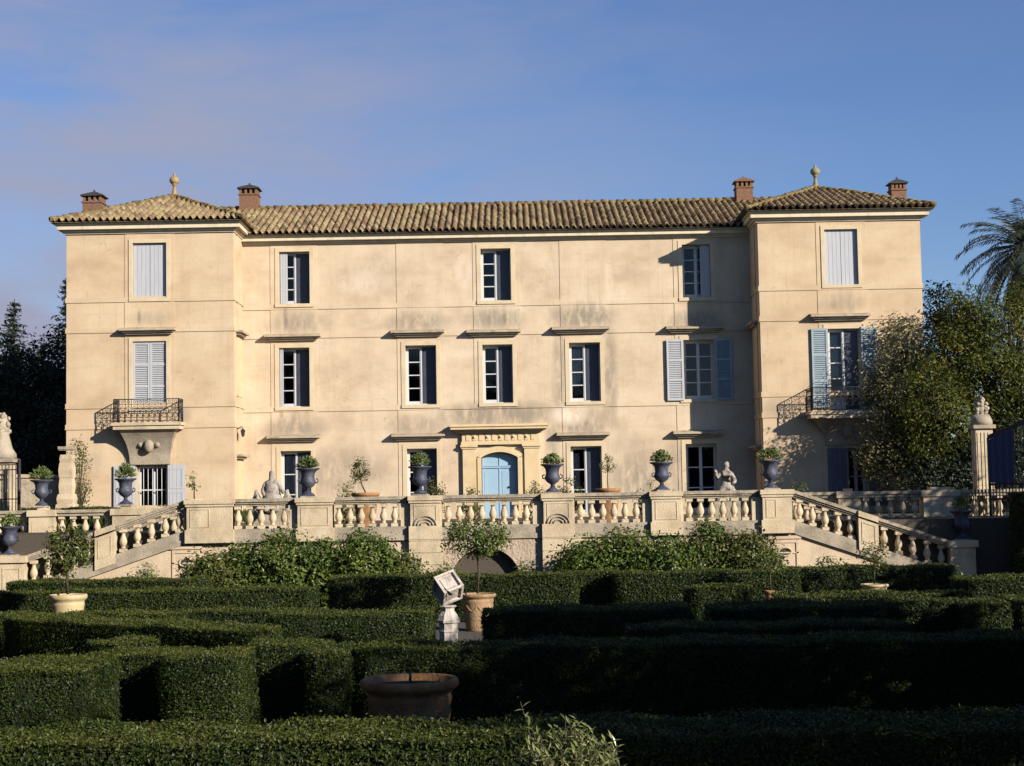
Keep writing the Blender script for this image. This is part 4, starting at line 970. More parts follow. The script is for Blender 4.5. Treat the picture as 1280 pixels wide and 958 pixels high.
# ------------------------------------------------------------------ plants
def crown_points(centre, rad, ncl, per, spread, shell=.75):
    """leaf positions in clumps through an uneven ellipsoid"""
    d = rng.normal(0, 1, (ncl, 3)); d /= np.linalg.norm(d, axis=1)[:, None]
    rr = np.maximum(rng.random(ncl)**(1/3), 0)*(1-shell) + shell*rng.uniform(.72, 1.05, ncl)
    cc = d*rr[:, None]*np.array(rad) + np.array(centre)
    P = np.repeat(cc, per, 0) + np.clip(rng.normal(0, 1, (ncl*per, 3)), -1.5, 1.5)*spread*np.repeat(rng.uniform(.6, 1.3, ncl), per)[:, None]
    Nn = P - np.array(centre); Nn /= np.linalg.norm(Nn, axis=1)[:, None] + 1e-9
    Nn[:, 2] += .4
    return P, Nn, cc
def small_tree(name, label, cat, base, zc, rad, ncl, per, ls, m, group=None, trunk=.03, spread=None, asp=.5, cl=None):
    """trunk, limbs and a leafy crown; zc = height of the crown's middle"""
    o = thing(name, label, cat, base, group=group); c = (base[0], base[1], zc)
    if cl is not None: c = cl
    spread = spread or min(rad)*.22
    P, Nn, cc = crown_points(c, rad, ncl, per, spread)
    mb = MB(); mb.leaves(P, Nn, ls, asp, .7); mb.build('crown', m, o)
    mb = MB(); b = Vector(base); f_ = Vector(c) - Vector((0, 0, rad[2]*.55)); k = Vector((random.uniform(-.04, .04), 0, 0))
    mb.tube([b, b.lerp(f_, .5)+k, f_, Vector(c)], [trunk, trunk*.85, trunk*.75, trunk*.4], 7)
    for q in cc[::max(1, ncl//26)]:
        q = Vector(q); s_ = f_.lerp(Vector(c), random.random()*.6); mid = s_.lerp(q, .5) + Vector((0, 0, -.06*rad[2])); mb.tube([s_, mid, q], [trunk*.42, trunk*.28, trunk*.1], 5)
    mb.build('trunk', M['bark'], o); return o
def shrub(name, label, cat, c, rad, ncl, per, ls, m, group=None, asp=.5, stems=6, spread=None):
    o = thing(name, label, cat, (c[0], c[1], c[2]), group=group); cc0 = (c[0], c[1], c[2]+rad[2])
    P, Nn, cc = crown_points(cc0, rad, ncl, per, spread or min(rad)*.2, .6); P[:, 2] = np.maximum(P[:, 2], c[2]+.02)
    mb = MB(); mb.leaves(P, Nn, ls, asp, .7); mb.build('foliage', m, o)
    mb = MB()
    for q in cc[::max(1, ncl//(stems*2))]: mb.tube([(c[0]+random.uniform(-.1, .1)*rad[0], c[1], c[2]), tuple(q*.5+np.array(c)*.5+np.array([0, 0, .1])), tuple(q)], [.022*rad[2], .016*rad[2], .006], 5)
    mb.build('stem', M['bark'], o); return o

# trees and shrubs in the pots
small_tree('citrus_tree', 'rounded citrus tree with yellowing leaves in a yellow pot', 'tree', P_YL, az(88, 690, 35.6), (.45, .42, .54), 60, 42, .085, M['citrus'], trunk=.035, spread=.11)
x_, z_ = at(603, 672, 38)
small_tree('citrus_tree', 'wide flat crowned tree in the pot before the fountain niche', 'tree', P_C, z_, (.78, .6, .40), 70, 34, .085, M['box_dark'], trunk=.03, spread=.12)
small_tree('citrus_tree', 'sparse young tree with thin branches in the right yellow pot', 'tree', P_YR, az(1088, 695, 41), (.40, .32, .34), 30, 16, .075, M['citrus'], trunk=.02, spread=.07)
small_tree('citrus_tree', 'tiny standard tree in the little pink pot', 'tree', P_S, az(965, 703, 39.5), (.34, .3, .28), 26, 20, .07, M['box_dark'], trunk=.018, spread=.08)
small_tree('citrus_tree', 'small tree with a tuft of leaves high on its stem above the balustrade', 'tree', P_T1, az(450, 589, YP), (.26, .26, .40), 24, 18, .09, M['citrus'], trunk=.025, spread=.08, cl=(ax(450, 588, YP), YP, az(450, 588, YP)))
small_tree('citrus_tree', 'slender bare twigged tree before the open ground floor window', 'tree', P_T2, az(756, 583, YP), (.24, .24, .38), 22, 12, .07, M['pale_leaf'], trunk=.018, spread=.06)
small_tree('citrus_tree', 'nearly bare forked shrub on the terrace in a low pale pot', 'tree', P_T0, az(243, 602, YP), (.26, .2, .26), 14, 7, .09, M['succulent'], trunk=.025, spread=.05)
# low bushes behind the balustrade
for px, py, rx, h, lab in ((434, 605, .34, .45, 'low spreading bush left of the orange terracotta pot'), (542, 596, .36, .75, 'rounded bush against the window left of the blue door'),
                       (668, 604, .34, .42, 'low bush at the right jamb of the blue door'), (712, 598, .46, .6, 'leafy bush between the urn and the right hand open window'),
                       (810, 601, .40, .55, 'bush beside the urn at the edge of the wing shadow'), (590, 609, .22, .28, 'little plant at the foot of the left door pilaster'),
                       (1000, 600, .3, .5, 'dim bush in the shade at the head of the right staircase')):
    Y = 53.2; x, zt = at(px, py, Y); shrub('terrace_shrub', lab, 'shrub', (x, Y, TER), (rx, .35, (zt-TER)/2), 40, 26, .085, M['citrus'] if px != 1000 else M['box_dark'], 'bushes along the terrace', spread=.10)
# the two banks of shrubs below the terrace wall
bankL = [(268, 690, .9, 'loose outer shrub of the left bank beside the oval opening'), (312, 682, .95, 'second shrub of the left bank, with a tall shoot before the balusters'),
         (358, 664, 1.0, 'tallest shrub of the left bank, reaching the balustrade plinth'), (408, 676, 1.0, 'broad dark shrub in the middle of the left bank'),
         (455, 668, 1.0, 'tall dense shrub of the left bank near the shaded recess'), (500, 697, .62, 'small yellowish shrub at the foot of the fountain pier')]
bankR = [(732, 676, .95, 'dark leafy shrub of the right bank next to the fountain pier'), (782, 664, 1.0, 'broad shrub of the right bank below the orange pot'),
         (832, 672, 1.0, 'mid green shrub in the middle of the right bank'), (884, 656, 1.0, 'tallest shrub of the right bank, its top before the balusters'),
         (934, 668, .95, 'yellow flecked shrub at the outer end of the right bank')]
for bank, gname in ((bankL, 'bank of shrubs below the terrace wall'), (bankR, 'bank of shrubs below the terrace wall')):
    for i, (px, py, r, lab) in enumerate(bank):
        Y = 46.9 + (i % 2)*.35; x, zt = at(px, py, Y)
        shrub('camellia_shrub', lab, 'shrub', (x, Y, 0), (r*.92, .8, zt/2), 150, 46, .125, M['box_dark'] if not (px in (500, 934, 268)) else M['citrus'], gname, spread=.19)
        mb = None
for px, py, Y, r, lab, m in ((181, 706, 46.6, .42, 'pale slender shrub against the wall of the left staircase', 'succulent'), (1038, 700, 45.6, .75, 'low dark shrub below the right staircase', 'box_dark'),
                         (660, 706, 47.4, .55, 'feathery green shrub right of the fountain niche', 'succulent'), (1185, 712, 44.5, .4, 'small shrub at the dark foot of the right staircase', 'box_dark'),
                         (556, 708, 46.8, .45, 'grey leaved shrub behind the white sundial', 'succulent'), (45, 742, 43, .5, 'low bush at the foot of the left staircase', 'box_dark')):
    x, zt = at(px, py, Y); shrub('garden_shrub', lab, 'shrub', (x, Y, 0), (r, r*.8, zt/2), 46, 26, .10, M[m], spread=.13)
# laurel in the foreground
Y = 12.2; x, zt = at(712, 886, Y)
o = thing('laurel_bush', 'young laurel with long pale lit leaves in front of the hedges', 'shrub', (x, Y, 0)); mb = MB(); ms = MB()
for k in range(210):
    a = random.uniform(0, 2*PI); r = .40*math.sqrt(random.random()); tip = Vector((x + math.cos(a)*r, Y + math.sin(a)*r*.8, zt - .05 - r*.55 - random.random()*.30)); 
    if k == 0: tip = Vector((x - .37, Y, zt + .06))
    if k == 1: tip = Vector((x - .30, Y-.05, zt - .08))
    root = Vector((x + math.cos(a)*.05, Y, .1)); mid = root.lerp(tip, .55) + Vector((0, 0, .08)); ms.tube([root, mid, tip], [.012, .008, .003], 5)
    P, Nn, T = [], [], []
    for j in range(15):
        t_ = .45 + .55*j/14; p = mid.lerp(tip, (t_-.45)/.55) if t_ > .45 else root.lerp(mid, t_)
        b = j*2.4; d = Vector((math.cos(b), math.sin(b), .75)).normalized(); P.append(p + d*.045); T.append(d); Nn.append(Vector((-math.cos(b)*.5, -math.sin(b)*.5, 1)))
    mb.leaves([tuple(p) for p in P], [tuple(q) for q in Nn], .088, .27, .45, T=[tuple(q) for q in T])
mb.build('foliage', M['laurel'], o); ms.build('stem', M['bark'], o)

# ------------------------------------------------------------------ clipped box hedges
def rrect(x0, x1, y0, y1, r, step=.28):
    r = min(r, (x1-x0)/2-.01, (y1-y0)/2-.01); pts = []
    for cx, cy, a0 in ((x1-r, y0+r, -PI/2), (x1-r, y1-r, 0), (x0+r, y1-r, PI/2), (x0+r, y0+r, PI)):
        for k in range(5): a = a0 + PI/2*k/4; pts.append((cx+r*math.cos(a), cy+r*math.sin(a)))
    out = []
    for i, p in enumerate(pts):
        q = pts[(i+1) % len(pts)]; n = max(1, int(math.dist(p, q)/step))
        for k in range(n): out.append((p[0]+(q[0]-p[0])*k/n, p[1]+(q[1]-p[1])*k/n))
    return np.array(out)
def hedge(label, x0, x1, y0, y1, h, r=.25, ls=None, zmin=0.0, dens=1.5, skew=0.0, name='box_hedge', vis=None):
    ls = ls or max(.034, (y0+y1)/2*.00135)
    cx, cy = (x0+x1)/2, (y0+y1)/2
    o = thing(name, label, 'hedge', (cx, cy, 0), group='clipped box hedges of the parterre')
    ring = rrect(x0, x1, y0, y1, r); n = len(ring)
    nx = np.roll(ring, -1, 0) - np.roll(ring, 1, 0); nrm = np.stack([nx[:, 1], -nx[:, 0]], 1); nrm /= np.linalg.norm(nrm, axis=1)[:, None]
    def sk(P): P = np.array(P); P[:, 1] += skew*(P[:, 0]-cx); return P
    V = []; zs = [(0, -.02), (h*.35, 0), (h*.7, 0), (h-.12, -.01), (h-.055, -.07), (h-.05, -.22)]
    wv = .035*np.sin(np.arange(n)*.9) + rng.normal(0, .015, n)
    for z, off in zs:
        q = ring + nrm*(off - .075 + (wv + rng.normal(0, .012, n))[:, None]); V.append(np.column_stack([q, np.full(n, z) + (rng.normal(0, .012, n) if z > .1 else 0)]))
    V = sk(np.concatenate(V)); f = [(j*n+i, j*n+(i+1) % n, (j+1)*n+(i+1) % n, (j+1)*n+i) for j in range(len(zs)-1) for i in range(n)] + [tuple(range((len(zs)-1)*n, len(zs)*n))]
    mb = MB(); mb.add(V, f, smooth=True); mb.build('branches', M['hedge_in'], o)
    # leaves: tops tinted paler for new growth and sun, sides darker for shade
    mb = MB(); seg = np.linalg.norm(np.roll(ring, -1, 0) - ring, axis=1); keep = nrm[:, 1] < .35
    pr = seg*keep; tot = pr.sum(); area = tot*(h-zmin); la = ls*ls*.27
    ns_ = int(area*dens/la); idx = rng.choice(n, ns_, p=pr/tot); t_ = rng.random(ns_)[:, None]
    q = ring[idx]*(1-t_) + np.roll(ring, -1, 0)[idx]*t_; z = rng.uniform(zmin, h, ns_)
    bulge = .014*np.sin(q[:, 0]*3.1+z*4) + .012*np.sin(q[:, 0]*7.7 - z*6) + .012*np.sin(q[:, 0]*1.3)
    P = np.column_stack([q + nrm[idx]*(rng.normal(-.012, .024, ns_) + bulge - .03*(z > h-.08))[:, None], z]); Nn = np.column_stack([nrm[idx], np.full(ns_, .35)]); Nn[:, 0] -= skew*Nn[:, 1]
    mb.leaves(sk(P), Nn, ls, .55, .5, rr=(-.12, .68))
    at_ = (x1-x0)*(y1-y0); nt_ = int(at_*dens*.85/la); P = np.column_stack([rng.uniform(x0, x1, nt_), rng.uniform(y0, y1, nt_), np.zeros(nt_)])
    rr = min(r, (x1-x0)/2, (y1-y0)/2); dx = np.maximum(np.abs(P[:, 0]-cx) - (x1-x0)/2 + rr, 0); dy = np.maximum(np.abs(P[:, 1]-cy) - (y1-y0)/2 + rr, 0)
    P = P[(dx*dx+dy*dy) < rr*rr]; P[:, 2] = h - .005 + rng.normal(0, .018, len(P)) + .022*np.sin(P[:, 0]*2.9)+.018*np.sin(P[:, 0]*6.1+P[:, 1]*5) + np.where(rng.random(len(P)) < .04, rng.uniform(0, .05, len(P)), 0)
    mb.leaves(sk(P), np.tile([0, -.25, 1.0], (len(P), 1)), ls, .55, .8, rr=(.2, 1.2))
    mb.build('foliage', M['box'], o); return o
lowh = hedge('low clipped hedge on the terrace behind the left balustrade', ax(26, 630, 55), ax(152, 630, 55), 54.9, 55.6, .74, r=.1, ls=.07); lowh.location.z = TER
# grass strip on the terrace left
mb = MB(); n = 2600; P = np.stack([rng.uniform(ax(22, 630, 55), ax(330, 630, 55), n), rng.uniform(54.2, 56.5, n), np.full(n, TER+.24)], 1)
P[:, 2] += rng.uniform(0, .25, n)*(P[:, 0] < -9); mb.leaves(P, np.tile([0, -1, .2], (n, 1)), .42, .10, .4, T=np.tile([0, 0, 1.0], (n, 1))); tag(mb.build('long_grass', M['grass']), kind='stuff')

def top(py, px, h):
    """depth at which a hedge top of height h meets photo row py"""
    u, v = px-640, py-479; b = u*math.sin(ROLL)+v*math.cos(ROLL)
    ang = math.atan2(-(math.sin(PITCH) - math.cos(PITCH)*b/F), math.cos(PITCH)+math.sin(PITCH)*b/F); return (CZ-h)/math.tan(ang)
HH = 1.08
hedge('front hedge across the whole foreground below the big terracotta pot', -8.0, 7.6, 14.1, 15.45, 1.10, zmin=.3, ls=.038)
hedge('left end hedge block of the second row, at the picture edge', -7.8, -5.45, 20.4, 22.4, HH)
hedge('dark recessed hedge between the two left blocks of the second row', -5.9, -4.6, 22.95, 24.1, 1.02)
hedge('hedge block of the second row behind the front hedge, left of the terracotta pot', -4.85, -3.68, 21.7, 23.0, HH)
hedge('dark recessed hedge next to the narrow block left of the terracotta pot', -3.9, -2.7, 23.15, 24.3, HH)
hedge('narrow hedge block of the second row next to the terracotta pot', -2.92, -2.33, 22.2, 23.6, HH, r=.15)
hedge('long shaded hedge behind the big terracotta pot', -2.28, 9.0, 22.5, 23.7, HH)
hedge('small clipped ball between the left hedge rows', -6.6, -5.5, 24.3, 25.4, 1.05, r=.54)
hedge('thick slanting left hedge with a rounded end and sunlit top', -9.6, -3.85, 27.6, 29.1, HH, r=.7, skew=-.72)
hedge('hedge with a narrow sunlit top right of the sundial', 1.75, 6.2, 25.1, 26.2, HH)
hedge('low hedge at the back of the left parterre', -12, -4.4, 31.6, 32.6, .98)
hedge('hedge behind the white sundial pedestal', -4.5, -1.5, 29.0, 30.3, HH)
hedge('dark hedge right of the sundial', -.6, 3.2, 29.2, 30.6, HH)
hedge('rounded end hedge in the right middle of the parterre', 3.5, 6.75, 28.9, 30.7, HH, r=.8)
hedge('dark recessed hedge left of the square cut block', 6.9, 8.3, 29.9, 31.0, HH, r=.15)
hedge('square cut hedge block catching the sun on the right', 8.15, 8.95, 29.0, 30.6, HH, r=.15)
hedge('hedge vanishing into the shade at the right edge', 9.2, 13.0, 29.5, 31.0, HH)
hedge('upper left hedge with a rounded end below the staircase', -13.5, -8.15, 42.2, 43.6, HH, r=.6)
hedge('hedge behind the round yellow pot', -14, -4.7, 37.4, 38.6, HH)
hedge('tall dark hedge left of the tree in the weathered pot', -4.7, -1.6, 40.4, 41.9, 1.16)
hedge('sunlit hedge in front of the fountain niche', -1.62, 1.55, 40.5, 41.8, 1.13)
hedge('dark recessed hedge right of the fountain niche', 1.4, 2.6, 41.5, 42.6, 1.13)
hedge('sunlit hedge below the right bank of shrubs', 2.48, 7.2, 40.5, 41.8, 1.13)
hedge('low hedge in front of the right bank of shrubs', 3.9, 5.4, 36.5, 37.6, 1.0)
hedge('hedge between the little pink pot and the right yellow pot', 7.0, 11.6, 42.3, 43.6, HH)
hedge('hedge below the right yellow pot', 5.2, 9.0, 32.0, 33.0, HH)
hedge('tall dark hedge added to fill the black shade behind the urn at the right edge', 14.8, 19, 47.4, 48.4, 2.95, r=.3)  # put in to darken the shaded corner behind the urn
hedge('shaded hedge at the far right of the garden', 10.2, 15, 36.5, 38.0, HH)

# sundial on its vase pedestal
Y = 27.0; x, zb = at(561, 800, Y)
o = thing('stone_sundial', 'white faceted stone sundial on a vase shaped pedestal among the hedges', 'sundial', (x, Y, 0))
mb = MB(); k = Y/F
z_top = az(561, 757, Y)
def L8(prof): mb.lathe(prof, (x, Y, 0), 8, False, PI/8)
zz = lambda p: az(561, p, Y)
mb.box(x-.19, x+.19, Y-.19, Y+.19, 0, .5); L8([(.165, .5), (.165, zz(790)), (.18, zz(789.5)), (.18, zz(788)), (.165, zz(787.5)), (.17, zz(779)), (.205, zz(778)), (.205, zz(775)), (.19, zz(773.5)), (.165, zz(769)), (.11, zz(764)), (.105, zz(760.5)), (.15, zz(758)), (.13, z_top)])
mb.build('pedestal', M['sundial'], o)
bm = bmesh.new(); bmesh.ops.create_cube(bm, size=.40)
big = list(bm.faces); r_ = bmesh.ops.inset_individual(bm, faces=big, thickness=.06); bmesh.ops.inset_individual(bm, faces=big, thickness=.004)
for f in big: bmesh.ops.translate(bm, vec=-f.normal*.07, verts=f.verts)
big2 = list(big); bmesh.ops.inset_individual(bm, faces=big2, thickness=.05); bmesh.ops.inset_individual(bm, faces=big2, thickness=.004)
for f in big2: bmesh.ops.translate(bm, vec=f.normal*.035, verts=f.verts)
rot = Matrix.Rotation(R(50), 4, 'X') @ Matrix.Rotation(R(38), 4, 'Z'); rot = Matrix.Rotation(R(10), 4, 'Y') @ rot
bmesh.ops.rotate(bm, matrix=rot, verts=bm.verts); bmesh.ops.triangulate(bm, faces=[f for f in bm.faces if len(f.verts) > 4])
V = np.array([tuple(v.co) for v in bm.verts])*.94; V[:, 2] += -V[:, 2].min() + z_top - .02; V[:, 0] += x; V[:, 1] += Y
bm.verts.index_update(); fs = [tuple(v.index for v in f.verts) for f in bm.faces]; bm.free()
mb = MB(); mb.add(V, fs); dial = mb.build('dial_block', M['sundial'], o)
mb = MB(); mb.add([(x-.02, Y-.3, z_top+.28), (x+.10, Y-.34, z_top+.2), (x+.02, Y-.25, z_top+.18)], [(0, 1, 2)]); mb.tube([(x-.05, Y-.2, z_top+.3), (x+.06, Y-.33, z_top+.22)], .006, 5); mb.build('gnomon', M['iron'], dial)
# white marker stone
x, z = at(404, 767, 33); mb = MB(); mb.box(x-.17, x+.17, 32.94, 33.06, 0, z-.02); mb.box(x-.19, x+.19, 32.91, 33.09, z-.02, z+.02)
tag(mb.build('marker_stone', M['sundial']), 'low white stone marker between two dark hedges', 'stone')

# ------------------------------------------------------------------ statues
def skin(verts, edges, rad, name, m, parent, sub=2):
    me = bpy.data.meshes.new(name); me.from_pydata(verts, edges, []); o = bpy.data.objects.new(name, me); C.objects.link(o)
    md = o.modifiers.new('skin', 'SKIN'); md.use_smooth_shade = True
    for i, sv in enumerate(me.skin_vertices[0].data):
        sv.radius = (rad[i], rad[i]); sv.use_root = i == 0
    ss = o.modifiers.new('sub', 'SUBSURF'); ss.levels = ss.render_levels = sub
    dg = bpy.context.evaluated_depsgraph_get(); ev = o.evaluated_get(dg); nm = bpy.data.meshes.new_from_object(ev); 
    o.modifiers.clear(); o.data = nm; nm.materials.clear(); nm.materials.append(m); nm.name = name; bpy.data.meshes.remove(me)
    for v_ in nm.vertices: v_.co += Vector((random.gauss(0, 1), random.gauss(0, 1), random.gauss(0, 1)))*.007
    for p in nm.polygons: p.use_smooth = True
    o.parent = parent; return o
# seated woman with two children at her sides
Y = 51.3; x, zt = at(340, 588, Y)
o = thing('stone_statue', 'pale stone statue of a seated figure with small companions beside the left window', 'statue', (x, Y, TER))
hgt = zt - TER; s_ = hgt/1.75
mb = MB(); mb.box(x-.55, x+.55, Y-.35, Y+.35, TER, TER+.55*s_); mb.build('plinth', M['coping'], o)
def S_(p): return (p[0]*s_, p[1]*s_, p[2]*s_)
v = [S_(p) for p in ((0, 0, .80), (0, 0, 1.0), (0, -.02, 1.22), (0, -.03, 1.40), (0, -.05, 1.50), (0, -.07, 1.62), (0, -.06, 1.74),
     (-.19, 0, 1.34), (-.27, -.08, 1.12), (-.20, -.26, 1.0), (.19, 0, 1.34), (.30, -.05, 1.15), (.36, -.2, 1.06),
     (-.12, -.25, .80), (-.15, -.40, .62), (.12, -.25, .80), (.16, -.42, .60), (-.15, -.42, .5), (.17, -.44, .5))]
e = [(0,1),(1,2),(2,3),(3,4),(4,5),(5,6),(3,7),(7,8),(8,9),(3,10),(10,11),(11,12),(0,13),(13,14),(14,17),(0,15),(15,16),(16,18)]
r = [.20,.17,.17,.11,.06,.10,.07,.09,.07,.05,.09,.07,.05,.15,.13,.15,.13,.10,.10]
skin(v, e, [q*s_ for q in r], 'figure', M['statue'], o)
mb = MB(); mb.lathe([(.40*s_, TER+.5*s_), (.36*s_, TER+.7*s_), (.30*s_, TER+.9*s_), (.22*s_, TER+1.15*s_), (.20*s_, TER+1.3*s_), (.08*s_, TER+1.42*s_)], (x, Y-.03, 0), 18, wob=.06); mb.build('robe', M['statue'], o)
for dx in (-.45, .46):
    v = [S_((dx+p[0], -.1+p[1], p[2])) for p in ((0, 0, .62), (0, 0, .82), (0, 0, .98), (0, 0, 1.06), (0, -.02, 1.17), (-.12, -.02, .8), (.14, -.04, .86), (-.06, -.1, .5), (.08, -.08, .5))]
    skin(v, [(0,1),(1,2),(2,3),(3,4),(2,5),(2,6),(0,7),(0,8)], [q*s_ for q in (.13, .13, .11, .05, .09, .05, .05, .08, .08)], 'companion_figure', M['statue'], o)
# standing putto with one raised arm
Y = 51.3; x, zt = at(906, 576, Y); hgt = zt - TER; s_ = hgt/1.9
o = thing('stone_statue', 'grey mottled statue of a figure with one raised arm in front of the shaded window', 'statue', (x, Y, TER))
mb = MB(); mb.box(x-.42, x+.42, Y-.35, Y+.35, TER, TER+.62*s_); mb.build('plinth', M['coping'], o)
v = [S_(p) for p in ((0, 0, 1.05), (.02, 0, 1.22), (.03, 0, 1.42), (.03, 0, 1.54), (.03, -.02, 1.62), (.04, -.04, 1.74), (.04, -.04, 1.88),
     (-.16, 0, 1.46), (-.28, -.06, 1.36), (-.32, -.12, 1.62), (.2, 0, 1.46), (.30, -.06, 1.26), (.20, -.2, 1.16),
     (-.12, -.12, 1.0), (-.22, -.18, .78), (-.3, -.2, .58), (.14, -.14, 1.0), (.26, -.2, .82), (.30, -.22, .58))]
e = [(0,1),(1,2),(2,3),(3,4),(4,5),(5,6),(3,7),(7,8),(8,9),(3,10),(10,11),(11,12),(0,13),(13,14),(14,15),(0,16),(16,17),(17,18)]
r = [.19,.16,.17,.11,.06,.10,.085,.075,.06,.05,.08,.065,.05,.13,.10,.08,.14,.12,.09]
skin(v, e, [q*s_ for q in r], 'figure', M['statue'], o)
mb = MB()
for k in range(16): a = random.uniform(-1, 1); mb.ball((x+a*.33*s_, Y-.18+random.uniform(-.08, .08), TER+(.64+random.random()*.22*(1-abs(a)))*s_), random.uniform(.05, .1)*s_, 6)
mb.build('drapery', M['statue'], o)

# ------------------------------------------------------------------ gate piers, iron railings, boundary wall
def gate_pier(label, px, Y, w_, py_top, py_cap, py_bas):
    x, zt = at(px, py_top, Y); zc = az(px, py_cap, Y); zb = az(px, py_bas, Y)
    o = thing('gate_pier', label, 'gate pier', (x, Y, 0 if Y < 50 else TER))
    z0 = TER if Y > 50 else 0
    mb = MB(); mb.box(x-w_, x+w_, Y-w_, Y+w_, z0, zc); 
    n = int((zc-z0)/.42)
    for k in range(n): z = z0 + (zc-z0)*(k+.5)/n; mb.box(x-w_-.012, x+w_+.012, Y-w_-.012, Y+w_+.012, z-.19, z+.19)
    mb.build('shaft', M['stone'], o)
    mb = MB(); mb.box(x-w_-.10, x+w_+.10, Y-w_-.10, Y+w_+.10, zc+.02, zc+.14); mb.lathe([(w_*1.35, zc+.14), (w_*1.3, zc+.3), (w_*.95, zc+.5), (w_*.62, zb-.08), (w_*.75, zb)], (x, Y, 0), 20); mb.build('capital', M['grime_stone'], o)
    mb = MB(); h = zt - zb
    for k in range(46):
        t_ = random.random(); a = random.uniform(0, 2*PI); rr = w_*.85*math.sin(PI*(.25+.65*t_))*random.uniform(.5, 1); mb.ball((x+math.cos(a)*rr, Y+math.sin(a)*rr, zb+h*t_*.92), random.uniform(.05, .085), 6)
    mb.lathe([(w_*.6, zb), (w_*.72, zb+h*.3), (w_*.4, zb+h*.8), (.02, zb+h*.9)], (x, Y, 0), 12)
    mb.build('fruit_basket', M['grime_stone'], o); return o
YG = 54.4
gate_pier('stone gate pier topped by a carved fruit basket at the left edge', 3, YG+.5, .36, 515, 579, 541)
gate_pier('slim sunlit stone gate pier with a carved finial under the right trees', 1225.5, 53.2, .27, 497, 537, 519)
# left railing in front of its pier
x1, zt = at(24, 578, YG-.4); x0 = ax(-40, 580, YG-.4)
o = thing('iron_railing', 'black iron bars in front of the stone pier at the left edge', 'railing', (x0, YG-.4, TER)); mb = MB(); n = 15
for k in range(n+1):
    x = x0 + (x1-x0)*k/n; mb.tube([(x, YG-.4, TER), (x, YG-.4, zt-.08 if k < n else zt+.1)], .014 if k < n else .055, 6)
mb.build('bars', M['iron'], o); mb = MB()
for z in (TER+.25, TER+1.1, zt-.25, zt-.08): mb.box(x0, x1, YG-.42, YG-.38, z-.018, z+.018)
mb.build('rail', M['iron'], o)
# right gate, running towards the viewer
A_ = Vector((ax(1237, 600, 52.1), 52.1, 0)); B_ = Vector((16.5, 50.7, 0)); z_a = az(1237, 547, 52.1); z_b = az(1282, 523, 50.8)
o = thing('iron_gate', 'dark iron gate leaf with a blue grey sheet panel beside the slim gate pier', 'gate', (A_.x, A_.y, 0)); mb = MB(); d = (B_-A_); ln = d.length; d.normalize()
def zt_(t): return z_a + (z_b-z_a)*t
n = 14
for k in range(n+1): p = A_ + d*ln*k/n; mb.tube([p+Vector((0, 0, .3)), p+Vector((0, 0, zt_(k/n)))], .02 if k % n else .045, 6)
for px in (1218, 1222.5, 1227, 1231.5, 1236):   # bars of the fixed panel before the slim pier
    xb = ax(px, 580, 52.5); mb.tube([(xb, 52.5, TER), (xb, 52.5, az(1228, 541, 52.5))], .016, 6)
mb.build('bars', M['iron'], o); mb = MB()
mb.bar(A_+Vector((0, 0, z_a)), B_+Vector((0, 0, z_b)), .06, .14); mb.build('rail', M['iron'], o)
for z, h in ((CZ-.03, .08), (CZ-.5, .06), (.75, .08)): mb = MB(); mb.bar(A_+Vector((0, 0, z)), B_+Vector((0, 0, z)), .05, h); mb.build('rail', M['iron'], o)
mb = MB(); s0, s1 = A_+d*.04, A_+d*ln*.58; q = Vector((-d.y, d.x, 0))*.05
nn = 40; v = []
for j in range(2):
    for k in range(nn+1): p = s0.lerp(s1, k/nn) - q*(1.2+.5*math.sin(k*1.9)); v.append((p.x, p.y, CZ+.02 if j == 0 else zt_(.58*k/nn)-.09))
mb.add(v, [(k, k+1, nn+2+k, nn+1+k) for k in range(nn)], smooth=True); mb.build('sheet_panel', M['gate_sheet'], o)
# two bars standing before the pier
# low stone wall and broken pier on the left
Y = 58.5; x0, x1 = ax(20, 600, Y), ax(85, 600, Y); zt0, zt1 = az(25, 589, Y), az(85, 594, Y)
mb = MB(); mb.prism([(x0-6, TER), (x1, TER), (x1, zt1-.12), (x0-6, zt0-.05)], Y, Y+.4); o = mb.build('boundary_wall', mat('rubble wall', [(.30, .23, .15), (.42, .34, .23), (.50, .42, .30)], 4, .95, .8, 9, grime=((.2, .16, .09), .5, 2, (1, 1, 1))))
tag(o, 'low pale rubble wall between the left pier and the house', 'wall')
mb = MB(); mb.prism([(x0-6, zt0-.05), (x1, zt1-.12), (x1, zt1), (x0-6, zt0+.08)], Y-.06, Y+.46); mb.build('coping', M['stone'], o)
x, zt = at(84, 558.5, 58); o = thing('broken_pier', 'eroded stone pier with a square cap beside the climbing shrub', 'pier', (x, 58, TER))
mb = MB(); hh = zt-TER
for z0, z1, a in ((0, .30, .36), (.30, .42, .30), (.42, .62, .24), (.62, .80, .25), (.80, .90, .22)): mb.lathe([(a*1.3, TER+hh*z0), (a*1.42, TER+hh*(z0+z1)/2), (a*1.25, TER+hh*z1)], (x, 58, 0), 4, False, PI/4)
mb.build('shaft', M['stone'], o); mb = MB(); mb.box(x-.24, x+.24, 57.76, 58.24, zt-.14, zt-.1); mb.box(x-.27, x+.27, 57.73, 58.27, zt-.1, zt); mb.build('cap', M['coping'], o)
x, zt = at(97, 545, 61); shrub('climbing_shrub', 'narrow climbing shrub against the left corner of the house', 'shrub', (x, 61, TER), (.42, .4, (zt-TER)/2), 60, 26, .10, M['citrus'], spread=.14)

